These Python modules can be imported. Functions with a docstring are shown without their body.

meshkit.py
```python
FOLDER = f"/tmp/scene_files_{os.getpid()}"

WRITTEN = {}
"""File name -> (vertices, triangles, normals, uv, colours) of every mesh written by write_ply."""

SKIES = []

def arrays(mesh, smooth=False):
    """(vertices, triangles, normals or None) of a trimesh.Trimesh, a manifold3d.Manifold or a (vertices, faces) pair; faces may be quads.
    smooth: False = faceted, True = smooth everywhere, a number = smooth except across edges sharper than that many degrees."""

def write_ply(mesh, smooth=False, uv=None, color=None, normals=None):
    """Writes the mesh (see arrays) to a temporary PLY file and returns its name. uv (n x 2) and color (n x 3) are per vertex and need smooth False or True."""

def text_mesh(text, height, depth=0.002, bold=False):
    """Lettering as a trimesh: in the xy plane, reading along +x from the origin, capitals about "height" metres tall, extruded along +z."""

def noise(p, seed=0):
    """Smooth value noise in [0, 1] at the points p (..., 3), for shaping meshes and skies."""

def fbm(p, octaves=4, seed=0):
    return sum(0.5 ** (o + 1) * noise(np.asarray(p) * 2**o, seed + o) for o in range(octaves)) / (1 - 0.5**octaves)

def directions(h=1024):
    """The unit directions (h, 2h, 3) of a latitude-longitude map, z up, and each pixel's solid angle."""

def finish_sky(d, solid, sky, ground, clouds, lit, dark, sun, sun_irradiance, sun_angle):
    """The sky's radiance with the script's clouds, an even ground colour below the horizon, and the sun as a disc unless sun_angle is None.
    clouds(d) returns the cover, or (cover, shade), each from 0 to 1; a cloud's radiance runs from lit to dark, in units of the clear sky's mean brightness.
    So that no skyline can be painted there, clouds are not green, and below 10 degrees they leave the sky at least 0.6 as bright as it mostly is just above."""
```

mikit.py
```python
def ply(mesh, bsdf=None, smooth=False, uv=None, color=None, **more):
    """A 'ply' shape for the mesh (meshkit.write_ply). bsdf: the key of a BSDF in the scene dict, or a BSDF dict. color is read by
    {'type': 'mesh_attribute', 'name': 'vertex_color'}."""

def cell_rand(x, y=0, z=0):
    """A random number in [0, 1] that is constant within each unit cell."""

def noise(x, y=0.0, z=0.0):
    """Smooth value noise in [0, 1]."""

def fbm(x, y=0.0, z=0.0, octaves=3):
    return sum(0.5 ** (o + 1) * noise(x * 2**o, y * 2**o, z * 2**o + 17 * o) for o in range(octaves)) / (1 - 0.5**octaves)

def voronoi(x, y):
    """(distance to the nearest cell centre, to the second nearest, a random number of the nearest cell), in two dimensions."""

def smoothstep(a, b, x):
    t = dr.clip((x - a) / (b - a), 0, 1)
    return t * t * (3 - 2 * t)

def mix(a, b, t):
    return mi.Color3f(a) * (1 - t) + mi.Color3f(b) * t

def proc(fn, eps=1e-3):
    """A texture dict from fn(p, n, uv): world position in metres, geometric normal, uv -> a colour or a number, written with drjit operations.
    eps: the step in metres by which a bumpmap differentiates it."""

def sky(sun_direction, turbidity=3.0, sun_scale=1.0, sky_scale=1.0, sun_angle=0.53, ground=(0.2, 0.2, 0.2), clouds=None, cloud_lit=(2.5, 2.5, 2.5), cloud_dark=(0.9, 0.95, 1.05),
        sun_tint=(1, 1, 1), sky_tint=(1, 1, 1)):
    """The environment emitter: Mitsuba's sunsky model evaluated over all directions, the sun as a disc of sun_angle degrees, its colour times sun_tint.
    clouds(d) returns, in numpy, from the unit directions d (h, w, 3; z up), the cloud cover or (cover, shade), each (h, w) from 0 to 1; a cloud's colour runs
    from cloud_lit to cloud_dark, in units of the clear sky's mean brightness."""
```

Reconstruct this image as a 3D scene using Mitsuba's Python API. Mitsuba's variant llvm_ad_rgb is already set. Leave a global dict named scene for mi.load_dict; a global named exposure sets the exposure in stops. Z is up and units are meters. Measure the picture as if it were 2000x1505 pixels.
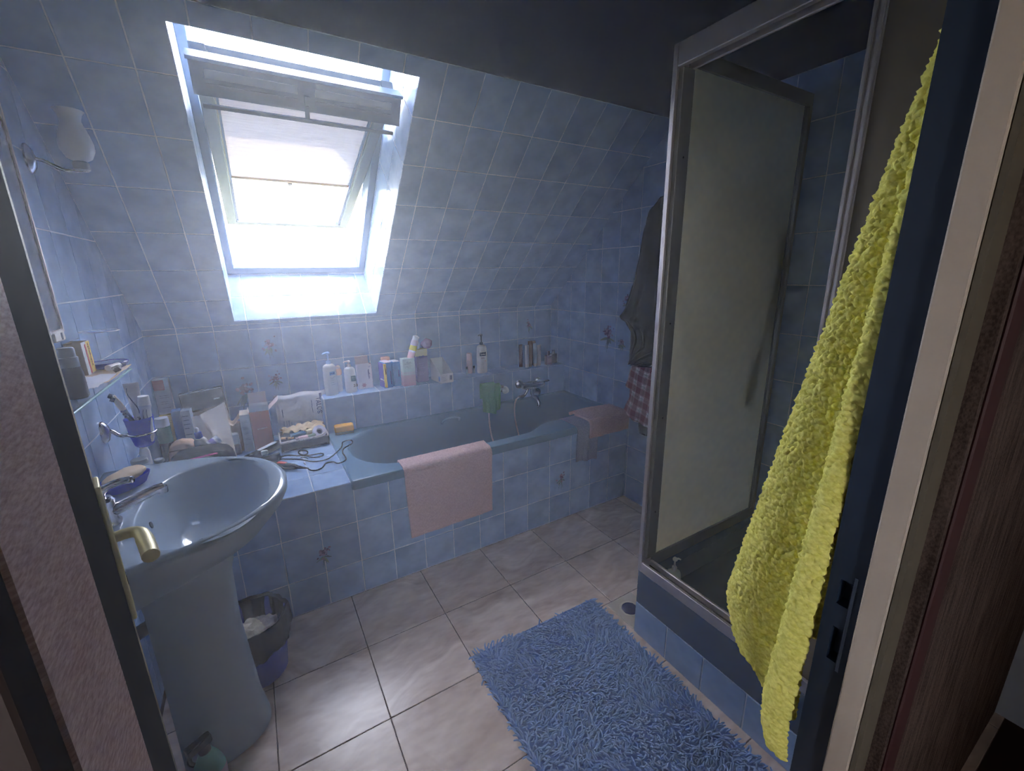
import math, random
import numpy as np, trimesh, drjit as dr, mitsuba as mi
import shapely, shapely.affinity as aff
from shapely.geometry import Polygon, Point, box as sbox
import meshkit, mikit
from mikit import proc, noise, fbm, voronoi, cell_rand, smoothstep, mix

random.seed(7); rng = np.random.default_rng(11)
T = mi.ScalarTransform4f
scene, labels = {}, {}

# ---------------------------------------------------------------- camera, sky, exposure
CAM = [-1.9062, -1.8022, 1.4209]
FWD = [0.49354, 0.83155, -0.25484]
UP = [0.14318, 0.21133, 0.96687]
scene['camera'] = {'type': 'perspective', 'fov_axis': 'x', 'fov': math.degrees(2 * math.atan(1000 / 834.08)), 'near_clip': 0.005, 'far_clip': 500.0,
                   'to_world': T().look_at(origin=CAM, target=[a + b for a, b in zip(CAM, FWD)], up=UP)}
SUN = np.array([0.34, -0.50, 0.80]); SUN /= np.linalg.norm(SUN)
def cloud_cover(d):
    n = meshkit.fbm(d * np.array([3.0, 3.0, 5.0]), 4, 3)
    return np.clip(0.75 + (n - 0.5) * 1.2, 0, 1), np.clip(n - 0.3, 0, 1) * 0.4
scene['sky'] = mikit.sky(SUN, turbidity=3.5, sun_scale=0.35, sky_scale=1.0, ground=(0.25, 0.25, 0.22), clouds=cloud_cover,
                         cloud_lit=(1.75, 1.7, 1.72), cloud_dark=(1.2, 1.22, 1.3), sky_tint=(0.95, 0.94, 0.985))
exposure = 7.5
scene['glare_medium'] = {'type': 'homogeneous', 'albedo': 0.97, 'sigma_t': 0.13, 'phase': {'type': 'hg', 'g': 0.6}}  # added haze, imitates lens glare around the window
#CAMEND

# ---------------------------------------------------------------- helpers
def numbered(key):
    if not any(k == key or k.startswith(key + '__') for k in scene) and key not in labels: return key
    i = 1
    while True:
        k = f'{key}_{i:03d}'
        if not any(x == k or x.startswith(k + '__') for x in scene) and k not in labels: return k
        i += 1
COUNT = {}
def uniq(key):
    n = COUNT.get(key, 0); COUNT[key] = n + 1
    return key if n == 0 else f'{key}_{n:03d}'
def rot(ax, ang): return trimesh.transformations.rotation_matrix(ang, ax)
def tr(x, y, z): return trimesh.transformations.translation_matrix([x, y, z])
def tm(v, f): return trimesh.Trimesh(np.asarray(v, float), np.asarray(f, int), process=False)
def cat(*m): return trimesh.util.concatenate([x for x in m])
class Thing:
    """A top-level thing: parts get keys name__part and the thing's transform."""
    def __init__(s, name, label, category=None, group=None, kind=None, at=(0, 0, 0), rz=0.0, M=None):
        s.key = uniq(name); s.M = tr(*at) @ rot([0, 0, 1], rz) if M is None else M
        d = {'label': label}
        if category: d['category'] = category
        if group: d['group'] = group
        if kind: d['kind'] = kind
        labels[s.key] = d
    def put(s, part, mesh, bsdf, smooth=False, label=None, kind=None, under=None, color=None, **more):
        m = mesh.copy(); m.apply_transform(s.M)
        key = s.key if part is None else uniq((under or s.key) + '__' + part)
        scene[key] = mikit.ply(m, bsdf, smooth, color=color, **more)
        if label or kind:
            labels.setdefault(key, {}).update({k: v for k, v in (('label', label), ('kind', kind)) if v})
        return key
def cbox(x0, x1, y0, y1, z0, z1, c=0.0):
    """A box with chamfered edges."""
    if c <= 0:
        m = trimesh.creation.box((x1 - x0, y1 - y0, z1 - z0)); m.apply_translation(((x0 + x1) / 2, (y0 + y1) / 2, (z0 + z1) / 2)); return m
    a = np.array([x1 - x0, y1 - y0, z1 - z0]) / 2; c = min(c, a.min() * .9)
    P = [np.array([sx, sy, sz]) * (a - c * np.array(k)) for sx in (-1, 1) for sy in (-1, 1) for sz in (-1, 1) for k in ((0, 1, 1), (1, 0, 1), (1, 1, 0))]
    m = trimesh.convex.convex_hull(np.array(P)); m.apply_translation(((x0 + x1) / 2, (y0 + y1) / 2, (z0 + z1) / 2)); return m
def rbox(x0, x1, y0, y1, z0, z1, r, n=3):
    """A box with rounded edges."""
    s = trimesh.creation.icosphere(n if n < 3 else 2, r).vertices
    P = [s + [x, y, z] for x in (x0 + r, x1 - r) for y in (y0 + r, y1 - r) for z in (z0 + r, z1 - r)]
    return trimesh.convex.convex_hull(np.vstack(P))
def loft(rings, caps=(True, True)):
    """Joins closed rings of equal length."""
    rings = [np.asarray(r, float) for r in rings]; n = len(rings[0]); v = np.vstack(rings); f = []
    for k in range(len(rings) - 1):
        for i in range(n):
            a, b = k * n + i, k * n + (i + 1) % n
            f += [[a, b, b + n], [a, b + n, a + n]]
    v = list(v)
    if caps[0]:
        v.append(rings[0].mean(0)); c = len(v) - 1; f += [[c, (i + 1) % n, i] for i in range(n)]
    if caps[1]:
        v.append(rings[-1].mean(0)); c = len(v) - 1; o = (len(rings) - 1) * n; f += [[c, o + i, o + (i + 1) % n] for i in range(n)]
    return tm(v, f)
def lathe(prof, n=28, sx=1.0, sy=1.0, caps=(True, True)):
    """prof: (radius, z) from bottom to top."""
    t = np.arange(n) * 2 * np.pi / n
    return loft([np.stack([r * sx * np.cos(t), r * sy * np.sin(t), np.full(n, z)], 1) for r, z in prof], caps)
def smoothpath(P, k=8):
    P = np.asarray(P, float)
    from scipy.interpolate import CubicSpline
    d = np.r_[0, np.cumsum(np.linalg.norm(np.diff(P, axis=0), axis=1))]
    return CubicSpline(d, P)(np.linspace(0, d[-1], (len(P) - 1) * k + 1))
def tube(P, r, n=10, closed=False):
    P = np.asarray(P, float); R = np.broadcast_to(r, len(P)); t = np.gradient(P, axis=0); t /= np.linalg.norm(t, axis=1, keepdims=True) + 1e-12
    u = np.cross(t[0], [0.31, 0.2, 0.93]); u /= np.linalg.norm(u); rings = []
    a = np.arange(n) * 2 * np.pi / n
    for i in range(len(P)):
        u = u - t[i] * (u @ t[i]); u /= np.linalg.norm(u); w = np.cross(t[i], u)
        rings.append(P[i] + R[i] * (np.cos(a)[:, None] * u + np.sin(a)[:, None] * w))
    return loft(rings)
def extrude(poly, h, z=0.0):
    gs = getattr(poly, 'geoms', [poly]); out = []
    for g in gs:
        if g.area > 1e-9: out.append(trimesh.creation.extrude_polygon(g, h, engine='earcut'))
    m = cat(*out); m.apply_translation((0, 0, z)); return m
def sheet(P, th):
    """A grid of points (a, b, 3) as a cloth of thickness th, closed at its edges."""
    P = np.asarray(P, float); a, b = P.shape[:2]
    du = np.gradient(P, axis=0); dv = np.gradient(P, axis=1); N = np.cross(du, dv); N /= np.linalg.norm(N, axis=2, keepdims=True) + 1e-12
    v = np.vstack([(P + N * th / 2).reshape(-1, 3), (P - N * th / 2).reshape(-1, 3)]); o = a * b; f = []
    i = np.arange(a * b).reshape(a, b); q = np.stack([i[:-1, :-1], i[1:, :-1], i[1:, 1:], i[:-1, 1:]], -1).reshape(-1, 4)
    f += [q[:, [0, 1, 2]], q[:, [0, 2, 3]], q[:, [0, 2, 1]] + o, q[:, [0, 3, 2]] + o]
    e = np.r_[i[0, :], i[1:, -1], i[-1, -2::-1], i[-2:0:-1, 0]]; e2 = np.roll(e, -1)
    f += [np.stack([e, e2, e + o], 1), np.stack([e2, e2 + o, e + o], 1)]
    return tm(v, np.vstack(f))
def frame_M(origin, ex, ey, ez):
    m = np.eye(4); m[:3, 0], m[:3, 1], m[:3, 2], m[:3, 3] = ex, ey, ez, origin; return m

# ---------------------------------------------------------------- materials
def rgb(c): return {'type': 'rgb', 'value': [float(x) for x in c]}
def srgb(r, g, b):
    c = np.array([r, g, b]) / 255.0
    return [float(x) for x in np.where(c < .04045, c / 12.92, ((c + .055) / 1.055) ** 2.4)]
def two(b): return {'type': 'twosided', 'bsdf': b}
def pri(color, rough=0.5, spec=0.5, metal=0.0, **more):
    return two({'type': 'principled', 'base_color': color if isinstance(color, dict) else rgb(color), 'roughness': rough, 'specular': spec, 'metallic': metal, **more})
MATS = set()
def mat(name, b):
    scene[name] = b; MATS.add(name); return name
def plain(r, g, b, rough=0.45, spec=0.4):
    """A one-colour material, made once per colour."""
    name = f'mat_{r}_{g}_{b}_{int(rough * 100)}'
    if name not in MATS: mat(name, pri(srgb(r, g, b), rough, spec))
    return name
def tile_fn(c, s):
    c = np.array(c); lo, hi = [float(x) for x in c * [.82, .86, .90]], [float(x) for x in c * [1.16, 1.12, 1.07]]
    def fn(p, n, uv):
        a = fbm(p.x * 13 + s, p.y * 13, p.z * 13, 3); b = fbm(p.x * 50, p.y * 50 + s, p.z * 50, 2)
        t = dr.clip((a - 0.5) * 1.5 + (b - .5) * .35 + 0.5, 0, 1)
        return mix(lo, hi, t)
    return fn
TB = np.array([0.262, 0.380, 0.585])
def tile_rough(p, n, uv): return 0.10 + 0.16 * fbm(p.x * 9, p.y * 9, p.z * 9, 2)
for nm, k, s in (('tile_a', 1.0, 0.0), ('tile_b', 1.05, 31.0), ('tile_c', 0.96, 67.0)):
    mat(nm, pri(proc(tile_fn(TB * k, s)), proc(tile_rough), 0.55))
TILE = ('tile_a', 'tile_b', 'tile_c')
mat('grout', pri(srgb(192, 201, 216), 0.8, 0.2))
mat('grout_floor', pri(srgb(120, 104, 98), 0.85, 0.2))
def floor_fn(s):
    def fn(p, n, uv):
        w = fbm(p.x * 3.2 + s, p.y * 3.2, 2.0, 3)
        a = fbm(p.x * 4.0 + w * 2.0 + s, p.y * 15.0 + w * 5, 0.5, 4); b = fbm(p.x * 26, p.y * 60, s, 2)
        t = dr.clip((a - .5) * 1.7 + (b - .5) * .4 + .5, 0, 1)
        return mix(mi.Color3f(*srgb(190, 168, 156)), mi.Color3f(*srgb(234, 220, 211)), t)
    return fn
for nm, s in (('floor_a', 0.0), ('floor_b', 19.0), ('floor_c', 43.0)):
    mat(nm, pri(proc(floor_fn(s)), 0.26, 0.5))
mat('ceiling_paint', pri(srgb(24, 27, 52), 0.9, 0.1))
mat('navy_paint', pri(srgb(36, 47, 64), 0.45, 0.4))
mat('beige_paint', pri(srgb(178, 164, 150), 0.5, 0.3))
mat('olive_paint', pri(srgb(92, 84, 72), 0.6, 0.3))
mat('wall_plaster', pri(srgb(178, 174, 172), 0.9, 0.1))
def wood_fn(p, n, uv):
    g = fbm(p.x * 130 + p.y * 130, p.y * 130, p.z * 14, 3); h = fbm(p.x * 20, p.y * 20, p.z * 3.0, 3)
    f = fbm(p.x * 600, p.y * 600, p.z * 260, 2)
    t = dr.clip((g - .5) * 1.3 + (h - .5) * .8 + (f - .5) * 1.0 + .5, 0, 1)
    return mix(mi.Color3f(*srgb(54, 45, 41)), mi.Color3f(*srgb(92, 78, 72)), t)
mat('brown_wood', pri(proc(wood_fn), 0.8, 0.08))
def lit_wood_fn(p, n, uv):
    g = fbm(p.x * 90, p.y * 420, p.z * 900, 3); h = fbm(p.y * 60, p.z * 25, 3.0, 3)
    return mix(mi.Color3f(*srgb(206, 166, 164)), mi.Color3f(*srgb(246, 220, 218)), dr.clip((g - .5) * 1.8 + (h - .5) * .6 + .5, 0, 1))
mat('lit_wood', pri(proc(lit_wood_fn), 0.5, 0.4))  # brown jamb wood with light and glare put into a paler, pinkish colour
mat('shaded_wood', pri(srgb(46, 36, 34), 0.6, 0.3))  # darker brown: shade on the left jamb edge put into the colour
mat('ceramic', pri(srgb(154, 170, 188), 0.08, 0.6, clearcoat=0.5, clearcoat_gloss=0.95))
mat('ceramic_tray', pri(srgb(66, 82, 106), 0.18, 0.5))
mat('acrylic', pri(srgb(100, 132, 158), 0.14, 0.5))
mat('chrome', {'type': 'roughconductor', 'material': 'Cr', 'alpha': 0.06})
mat('brass', two({'type': 'principled', 'base_color': rgb(srgb(204, 196, 156)), 'roughness': 0.42, 'metallic': 0.5, 'specular': .5}))
mat('aluminium', two({'type': 'principled', 'base_color': rgb(srgb(198, 190, 192)), 'roughness': 0.38, 'metallic': 0.75}))
mat('aluminium_dark', two({'type': 'principled', 'base_color': rgb(srgb(120, 120, 116)), 'roughness': 0.45, 'metallic': 0.6}))  # darker aluminium: shade on the cabin's inner frame put into its colour
mat('window_paint', pri(srgb(98, 122, 146), 0.35, 0.4))
mat('sash_paint', pri(srgb(74, 90, 102), 0.4, 0.3))
mat('window_grey', pri(srgb(88, 106, 130), 0.5, 0.3))
mat('flashing', pri(srgb(150, 118, 104), 0.5, 0.4))
mat('pane', {'type': 'thindielectric', 'int_ior': 1.5})
mat('clear_glass', {'type': 'dielectric', 'int_ior': 1.5})
mat('shelf_glass', two({'type': 'principled', 'base_color': rgb((.80, .92, .93)), 'roughness': 0.02, 'specular': .5, 'spec_trans': 0.0}) if False else {'type': 'dielectric', 'int_ior': 1.5})
def frost_fn(p, n, uv):
    return mi.Color3f(*srgb(222, 212, 176)) * (0.94 + 0.12 * fbm(p.x * 40, p.y * 40, p.z * 40, 2))
mat('frosted', {'type': 'principledthin', 'base_color': proc(frost_fn), 'roughness': 0.42, 'diff_trans': 1.25, 'spec_trans': 0.42, 'eta': 1.5})
def blind_fn(p, n, uv):
    t = fbm(p.x * 18, p.y * 700, p.z * 2, 2)
    return mix(mi.Color3f(*srgb(206, 196, 194)), mi.Color3f(*srgb(232, 224, 222)), t)
mat('blind_fabric', {'type': 'principledthin', 'base_color': proc(blind_fn), 'roughness': 0.7, 'diff_trans': 0.055, 'eta': 1.3})
mat('mirror_silver', {'type': 'conductor', 'material': 'Ag'})

# ---------------------------------------------------------------- the room's measures (metres)
XL, XR, YB, YD, ZC = -2.375, 0.0, 0.8212, -1.58, 2.1355
ANG = math.radians(42.99); ZK = 1.1838
ES = np.array([0, -math.cos(ANG), math.sin(ANG)]); EN = np.array([0, math.sin(ANG), math.cos(ANG)]); EX = np.array([1.0, 0, 0])
OS = np.array([0, YB, ZK]); STOP = 1.3956
WX0, WX1, WS0, WS1, WD = -2.0, -1.288, 0.030, 1.333, 0.315       # window opening in the slope
def S(x, s, o=0.0): return OS + EX * x + ES * s + EN * o
MS = frame_M(OS, EX, ES, EN)                                       # (x, s, off) -> world
def tile_mesh(poly, h, b=0.0012):
    poly = shapely.geometry.polygon.orient(poly); P = np.array(poly.exterior.coords)[:-1]
    q = poly.buffer(-b, join_style=2); Q = np.array(shapely.geometry.polygon.orient(q).exterior.coords)[:-1] if q.geom_type == 'Polygon' and not q.is_empty else P
    convex = poly.convex_hull.area - poly.area < 1e-9
    if convex and len(Q) == len(P):
        k = np.argmin(np.linalg.norm(Q - P[0], axis=1)); Q = np.roll(Q, -k, 0); n = len(P); j = rng.normal(0, .00018, n)
        v = np.vstack([np.c_[P, np.zeros(n)], np.c_[P, np.full(n, h * .6)], np.c_[Q, h + j]]); f = []
        for i in range(n):
            a, c = i, (i + 1) % n
            f += [[a, c, c + n], [a, c + n, a + n], [a + n, c + n, c + 2 * n], [a + n, c + 2 * n, a + 2 * n]]
        f += [[2 * n, 2 * n + i, 2 * n + i + 1] for i in range(1, n - 1)]
        return tm(v, f)
    return extrude(poly, h)
GAP = 0.0042
def tile_field(parent, M, us, vs, clip=None, mats=TILE, h=0.0014, gap=GAP, minw=0.006, name='tile', place=None):
    """Single tiles between the joints us x vs, in the plane M, as parts of parent."""
    for i in range(len(us) - 1):
        for j in range(len(vs) - 1):
            r = sbox(us[i] + gap / 2, vs[j] + gap / 2, us[i + 1] - gap / 2, vs[j + 1] - gap / 2)
            if clip is not None: r = r.intersection(clip)
            for g in getattr(r, 'geoms', [r]):
                if g.geom_type != 'Polygon' or g.area < 1e-5: continue
                x0, y0, x1, y1 = g.bounds
                if min(x1 - x0, y1 - y0) < minw: continue
                m = tile_mesh(g.simplify(1e-5), h); m.apply_transform(M)
                key = uniq(parent + '__' + name)
                scene[key] = mikit.ply(m, mats[rng.integers(len(mats))])
                if place is not None: place[(i, j)] = key
def joints(a, b, ph, step):
    k = np.arange(math.floor((a - ph) / step) + 1, math.ceil((b - ph) / step)); p = ph + k * step
    p = p[(p > a + .004) & (p < b - .004)]
    return np.r_[a, p, b]
def structure(name, label, mesh, bsdf, smooth=False, color=None):
    labels[name] = {'label': label, 'kind': 'structure'}; scene[name] = mikit.ply(mesh, bsdf, smooth, color=color); COUNT[name] = 1
    return name
PHX, PHZ = -0.146, 0.9556
MB = frame_M([0, YB, 0], [1, 0, 0], [0, 0, 1], [0, -1, 0])         # back wall plane (x, z), facing -y
MR = frame_M([XR, 0, 0], [0, -1, 0], [0, 0, 1], [-1, 0, 0])        # right wall (-y, z), facing -x
ML = frame_M([XL, 0, 0], [0, 1, 0], [0, 0, 1], [1, 0, 0])          # left wall (y, z), facing +x

# flower prints on single tiles -----------------------------------------------------------
ROSE = [srgb(122, 104, 142), srgb(142, 118, 154), srgb(104, 88, 128), srgb(152, 138, 172)]
LEAF = [srgb(108, 130, 142), srgb(128, 142, 138), srgb(98, 118, 140)]
mat('flower_print', pri({'type': 'mesh_attribute', 'name': 'vertex_color'}, 0.2, 0.5))
def petal(x, y, a, L, w):
    return aff.translate(aff.rotate(aff.scale(Point(0, 0).buffer(1, 4), L / 2, w / 2), a, use_radians=True), x + L / 2 * math.cos(a), y + L / 2 * math.sin(a))
def flower_print(M, size, seed, leaves=5, stem=True):
    r = np.random.default_rng(seed); v, f, c = [], [], []
    def add(g, col, z):
        m = extrude(g, 0.00015, z); f.append(m.faces + sum(len(x) for x in v)); v.append(m.vertices); c.append(np.tile(col, (len(m.vertices), 1)))
    for k in range(leaves):
        a = -1.57 + r.uniform(-1.3, 1.3); add(petal(r.uniform(-.1, .1) * size, -.25 * size, a, size * r.uniform(.35, .6), size * r.uniform(.05, .15)), LEAF[k % 3], 0)
    if stem:
        for k in range(3): add(petal(0, -.3 * size, -1.6 + r.uniform(-.35, .35), size * r.uniform(.5, .8), size * .03), LEAF[2], 0)
    for k in range(46):
        q_ = abs(r.normal(0, .21)); a = r.uniform(0, 6.283); w_ = r.uniform(.03, .075) * size
        add(aff.translate(aff.rotate(aff.scale(Point(0, 0).buffer(1, 3), w_ * r.uniform(.8, 1.6), w_), r.uniform(0, 180)), q_ * size * math.cos(a), q_ * size * math.sin(a)), ROSE[(2 if q_ < .10 else k % 4)], .00004 * (k % 4))
    m = tm(np.vstack(v), np.vstack(f)); m.apply_transform(M); return m, np.vstack(c)
def add_flower(tile_key, M, u, w, size, seed, **k):
    m, c = flower_print(M @ tr(u, w, 0.0018), size, seed, **k)
    scene[uniq(tile_key + '__flower_print')] = mikit.ply(m, 'flower_print', color=c)

# ---------------------------------------------------------------- the setting
FSZ, FX0, FY0 = 0.3281, -2.0378, -0.323
structure('floor', 'floor of beige streaked stone tiles with dark joints', cbox(XL, XR, -1.70, YB, -0.12, -0.0018), 'grout_floor')
structure('floor_corridor', 'dark corridor floor outside the doorway', cbox(XL - 1.0, XR + .5, -3.3, -1.70, -.12, -.002), plain(58, 46, 42, .7, .1))
tile_field('floor', np.eye(4) @ tr(0, 0, -0.0018), joints(XL, XR, FX0, FSZ), joints(-1.70, 0.0, FY0, FSZ), mats=('floor_a', 'floor_b', 'floor_c'), h=0.0018, gap=0.0035)
structure('ceiling', 'dark slate painted flat ceiling above the tiled slope', cbox(XL - .3, XR + .3, -3.3, -0.19, ZC, ZC + .25), 'ceiling_paint')
# the sloping wall with the roof window's opening
slope = cat(*[cbox(x0, x1, s0, s1, 0.0, .38) for x0, x1, s0, s1 in ((XL - .3, WX0, -.02, STOP + .35), (WX1, XR + .3, -.02, STOP + .35), (WX0, WX1, -.02, WS0), (WX0, WX1, WS1, STOP + .35))])
slope.apply_transform(MS)
structure('wall_slope', 'sloping attic wall of pale blue tiles around the roof window', slope, 'grout')
clip = sbox(XL, 0, XR, STOP).difference(sbox(WX0, WS0, WX1, WS1))
MSL = frame_M(OS, EX, ES, -EN)
us, vs = joints(XL, XR, PHX, .15), joints(0.0, STOP, .1937, .2)
tile_field('wall_slope', MSL, us, vs, clip)
rf = cat(*[cbox(x0, x1, s0, s1, .381, .43) for x0, x1, s0, s1 in ((-12, WX0 - .03, -3.0, STOP + 3), (WX1 + .03, 8, -3.0, STOP + 3), (WX0 - .03, WX1 + .03, -3.0, WS0 - .04), (WX0 - .03, WX1 + .03, WS1 + .04, STOP + 3))])
rf.apply_transform(MS)
structure('roof', 'dark slate roof around the roof window outside', rf, plain(70, 68, 72, .8))
# reveal of the window: sides, sill and head
for nm, Mx, ub, vb, pu, pv, mats in (('sill', frame_M(S(0, WS0), EX, EN, ES), (WX0, WX1), (0, WD), PHX, .155, TILE),
                               ('right', frame_M(S(WX1, 0), ES, EN, -EX), (WS0, WS1), (0, WD), .1937, .14, TILE),
                               ('left', frame_M(S(WX0, 0), -ES, EN, EX), (-WS1, -WS0), (0, WD), -.1937, .14, TILE),
                               ('head', frame_M(S(0, WS1), -EX, EN, -ES), (-WX1, -WX0), (0, WD), -PHX, .155, TILE)):
    # grout behind the reveal tiles is the slope's own mesh; tiles lie on it
    if nm == 'sill': Mx = frame_M(S(0, WS0), -EX, EN, ES); ub = (-WX1, -WX0); pu = -PHX
    if nm == 'head': Mx = frame_M(S(0, WS1), EX, EN, -ES); ub = (WX0, WX1); pu = PHX
    if nm == 'right': Mx = frame_M(S(WX1, 0), -ES, EN, -EX); ub = (-WS1, -WS0); pu = -.1937
    if nm == 'left': Mx = frame_M(S(WX0, 0), ES, EN, EX); ub = (WS0, WS1); pu = .1937
    if np.linalg.det(Mx[:3, :3]) < 0: Mx = Mx @ np.diag([-1, 1, 1, 1]); ub = (-ub[1], -ub[0]); pu = -pu
    tile_field('wall_slope', Mx, joints(*ub, pu, .15 if nm in ('sill', 'head') else .2), joints(*vb, pv, .155), mats=mats)
structure('wall_back', 'low back wall of pale blue tiles under the slope', cbox(XL - .3, XR + .3, YB, YB + .3, -.1, ZK + .02), 'grout')
bk = {}
tile_field('wall_back', MB, joints(XL, XR, PHX, .15), joints(.50, ZK, PHZ, .2), place=bk)
structure('wall_left', 'left wall of pale blue tiles behind the washbasin', cbox(XL - .3, XL, -1.7, YB + .3, -.1, ZC + .2), 'grout')
def under_slope(M):      # part of a side wall below the slope, in that wall's plane coordinates
    sgn = np.sign(M[1, 0]); P = [(-3.0 * 1, -.1), (YB, -.1), (YB, ZK), (YB - STOP * math.cos(ANG), ZC), (-3.0, ZC)]
    return Polygon([(sgn * y, z) for y, z in P])
tile_field('wall_left', ML, joints(-1.56, YB, -.014, .15), joints(0, ZC, PHZ, .2), under_slope(ML))
structure('wall_right', 'right end wall of pale blue tiles with painted flowers', cbox(XR, XR + .3, -1.9, YB + .3, -.1, ZC + .2), 'grout')
rt = {}
RJ = joints(-YB, 1.58, -.4368, .15)
tile_field('wall_right', MR, RJ, joints(0, ZC, PHZ, .2), under_slope(MR), place=rt)
# the doorway wall: left of the door, right of it, above it
YO = -1.653
DX0, DX1 = -1.971, -1.239
structure('wall_door', 'wall with the doorway through which the bathroom is seen', cat(cbox(XL - .3, DX0 - .0085, YO, YD - .026, -.1, ZC + .1), cbox(XL - .3, DX0 - .034, YD - .026, YD, -.1, ZC + .1), cbox(DX1 + .03, XR + .3, YO, YD, -.1, ZC + .1), cbox(DX0 - .03, DX1 + .03, YO, YD, 2.06, ZC + .1)), 'wall_plaster')
# corridor that the camera stands in
structure('wall_corridor', 'pale corridor walls around the place where the camera stands', cat(*[cbox(XR + .3, XR + .5, a_, b_, c_, d_) for a_, b_, c_, d_ in ((-3.3, -1.80, -.1, ZC + .1), (-1.69, YO, -.1, ZC + .1), (-1.80, -1.69, -.1, .3), (-1.80, -1.69, 2.05, ZC + .1))], cbox(XL - .8, XL - .3, YO, YO + .2, -.1, ZC + .1), cbox(XL - 1.0, XL - .8, -3.3, YO + .2, -.1, ZC + .1),  # unseen tall slit in the end wall added to light the left jamb
          cbox(XL - 1.0, -2.50, -3.3, -3.0, -.1, ZC + .1), cbox(-2.10, XR + .5, -3.3, -3.0, -.1, ZC + .1), cbox(-2.50, -2.10, -3.3, -3.0, -.1, .9), cbox(-2.50, -2.10, -3.3, -3.0, 1.75, ZC + .1),  # unseen opening in the back wall added to light the wall by the door
          cbox(XL - 1.0, XL, -3.3, YO + .2, ZC, ZC + .25)), 'wall_plaster')

# flowers printed on single wall tiles
def flower_at(tiles, M, js, vs, u, w, size, seed, **k):
    i = int(np.searchsorted(js, u)) - 1; j = int(np.searchsorted(vs, w)) - 1
    if (i, j) in tiles: add_flower(tiles[(i, j)], M, u, w, size, seed, **k)
JB, VB = joints(XL, XR, PHX, .15), joints(.50, ZK, PHZ, .2)
VR = joints(0, ZC, PHZ, .2)
flower_at(bk, MB, JB, VB, -1.865, 1.075, .085, 1)
flower_at(bk, MB, JB, VB, -2.01, .845, .12, 2, leaves=7)
flower_at(bk, MB, JB, VB, -1.855, .885, .07, 3, leaves=8)
flower_at(bk, MB, JB, VB, -.20, 1.06, .07, 4)
flower_at(rt, MR, RJ, VR, -.055, 1.255, .085, 5)
flower_at(rt, MR, RJ, VR, -.205, 1.045, .12, 6, leaves=7)
flower_at(rt, MR, RJ, VR, -.085, 1.00, .065, 7, leaves=8)

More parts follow.
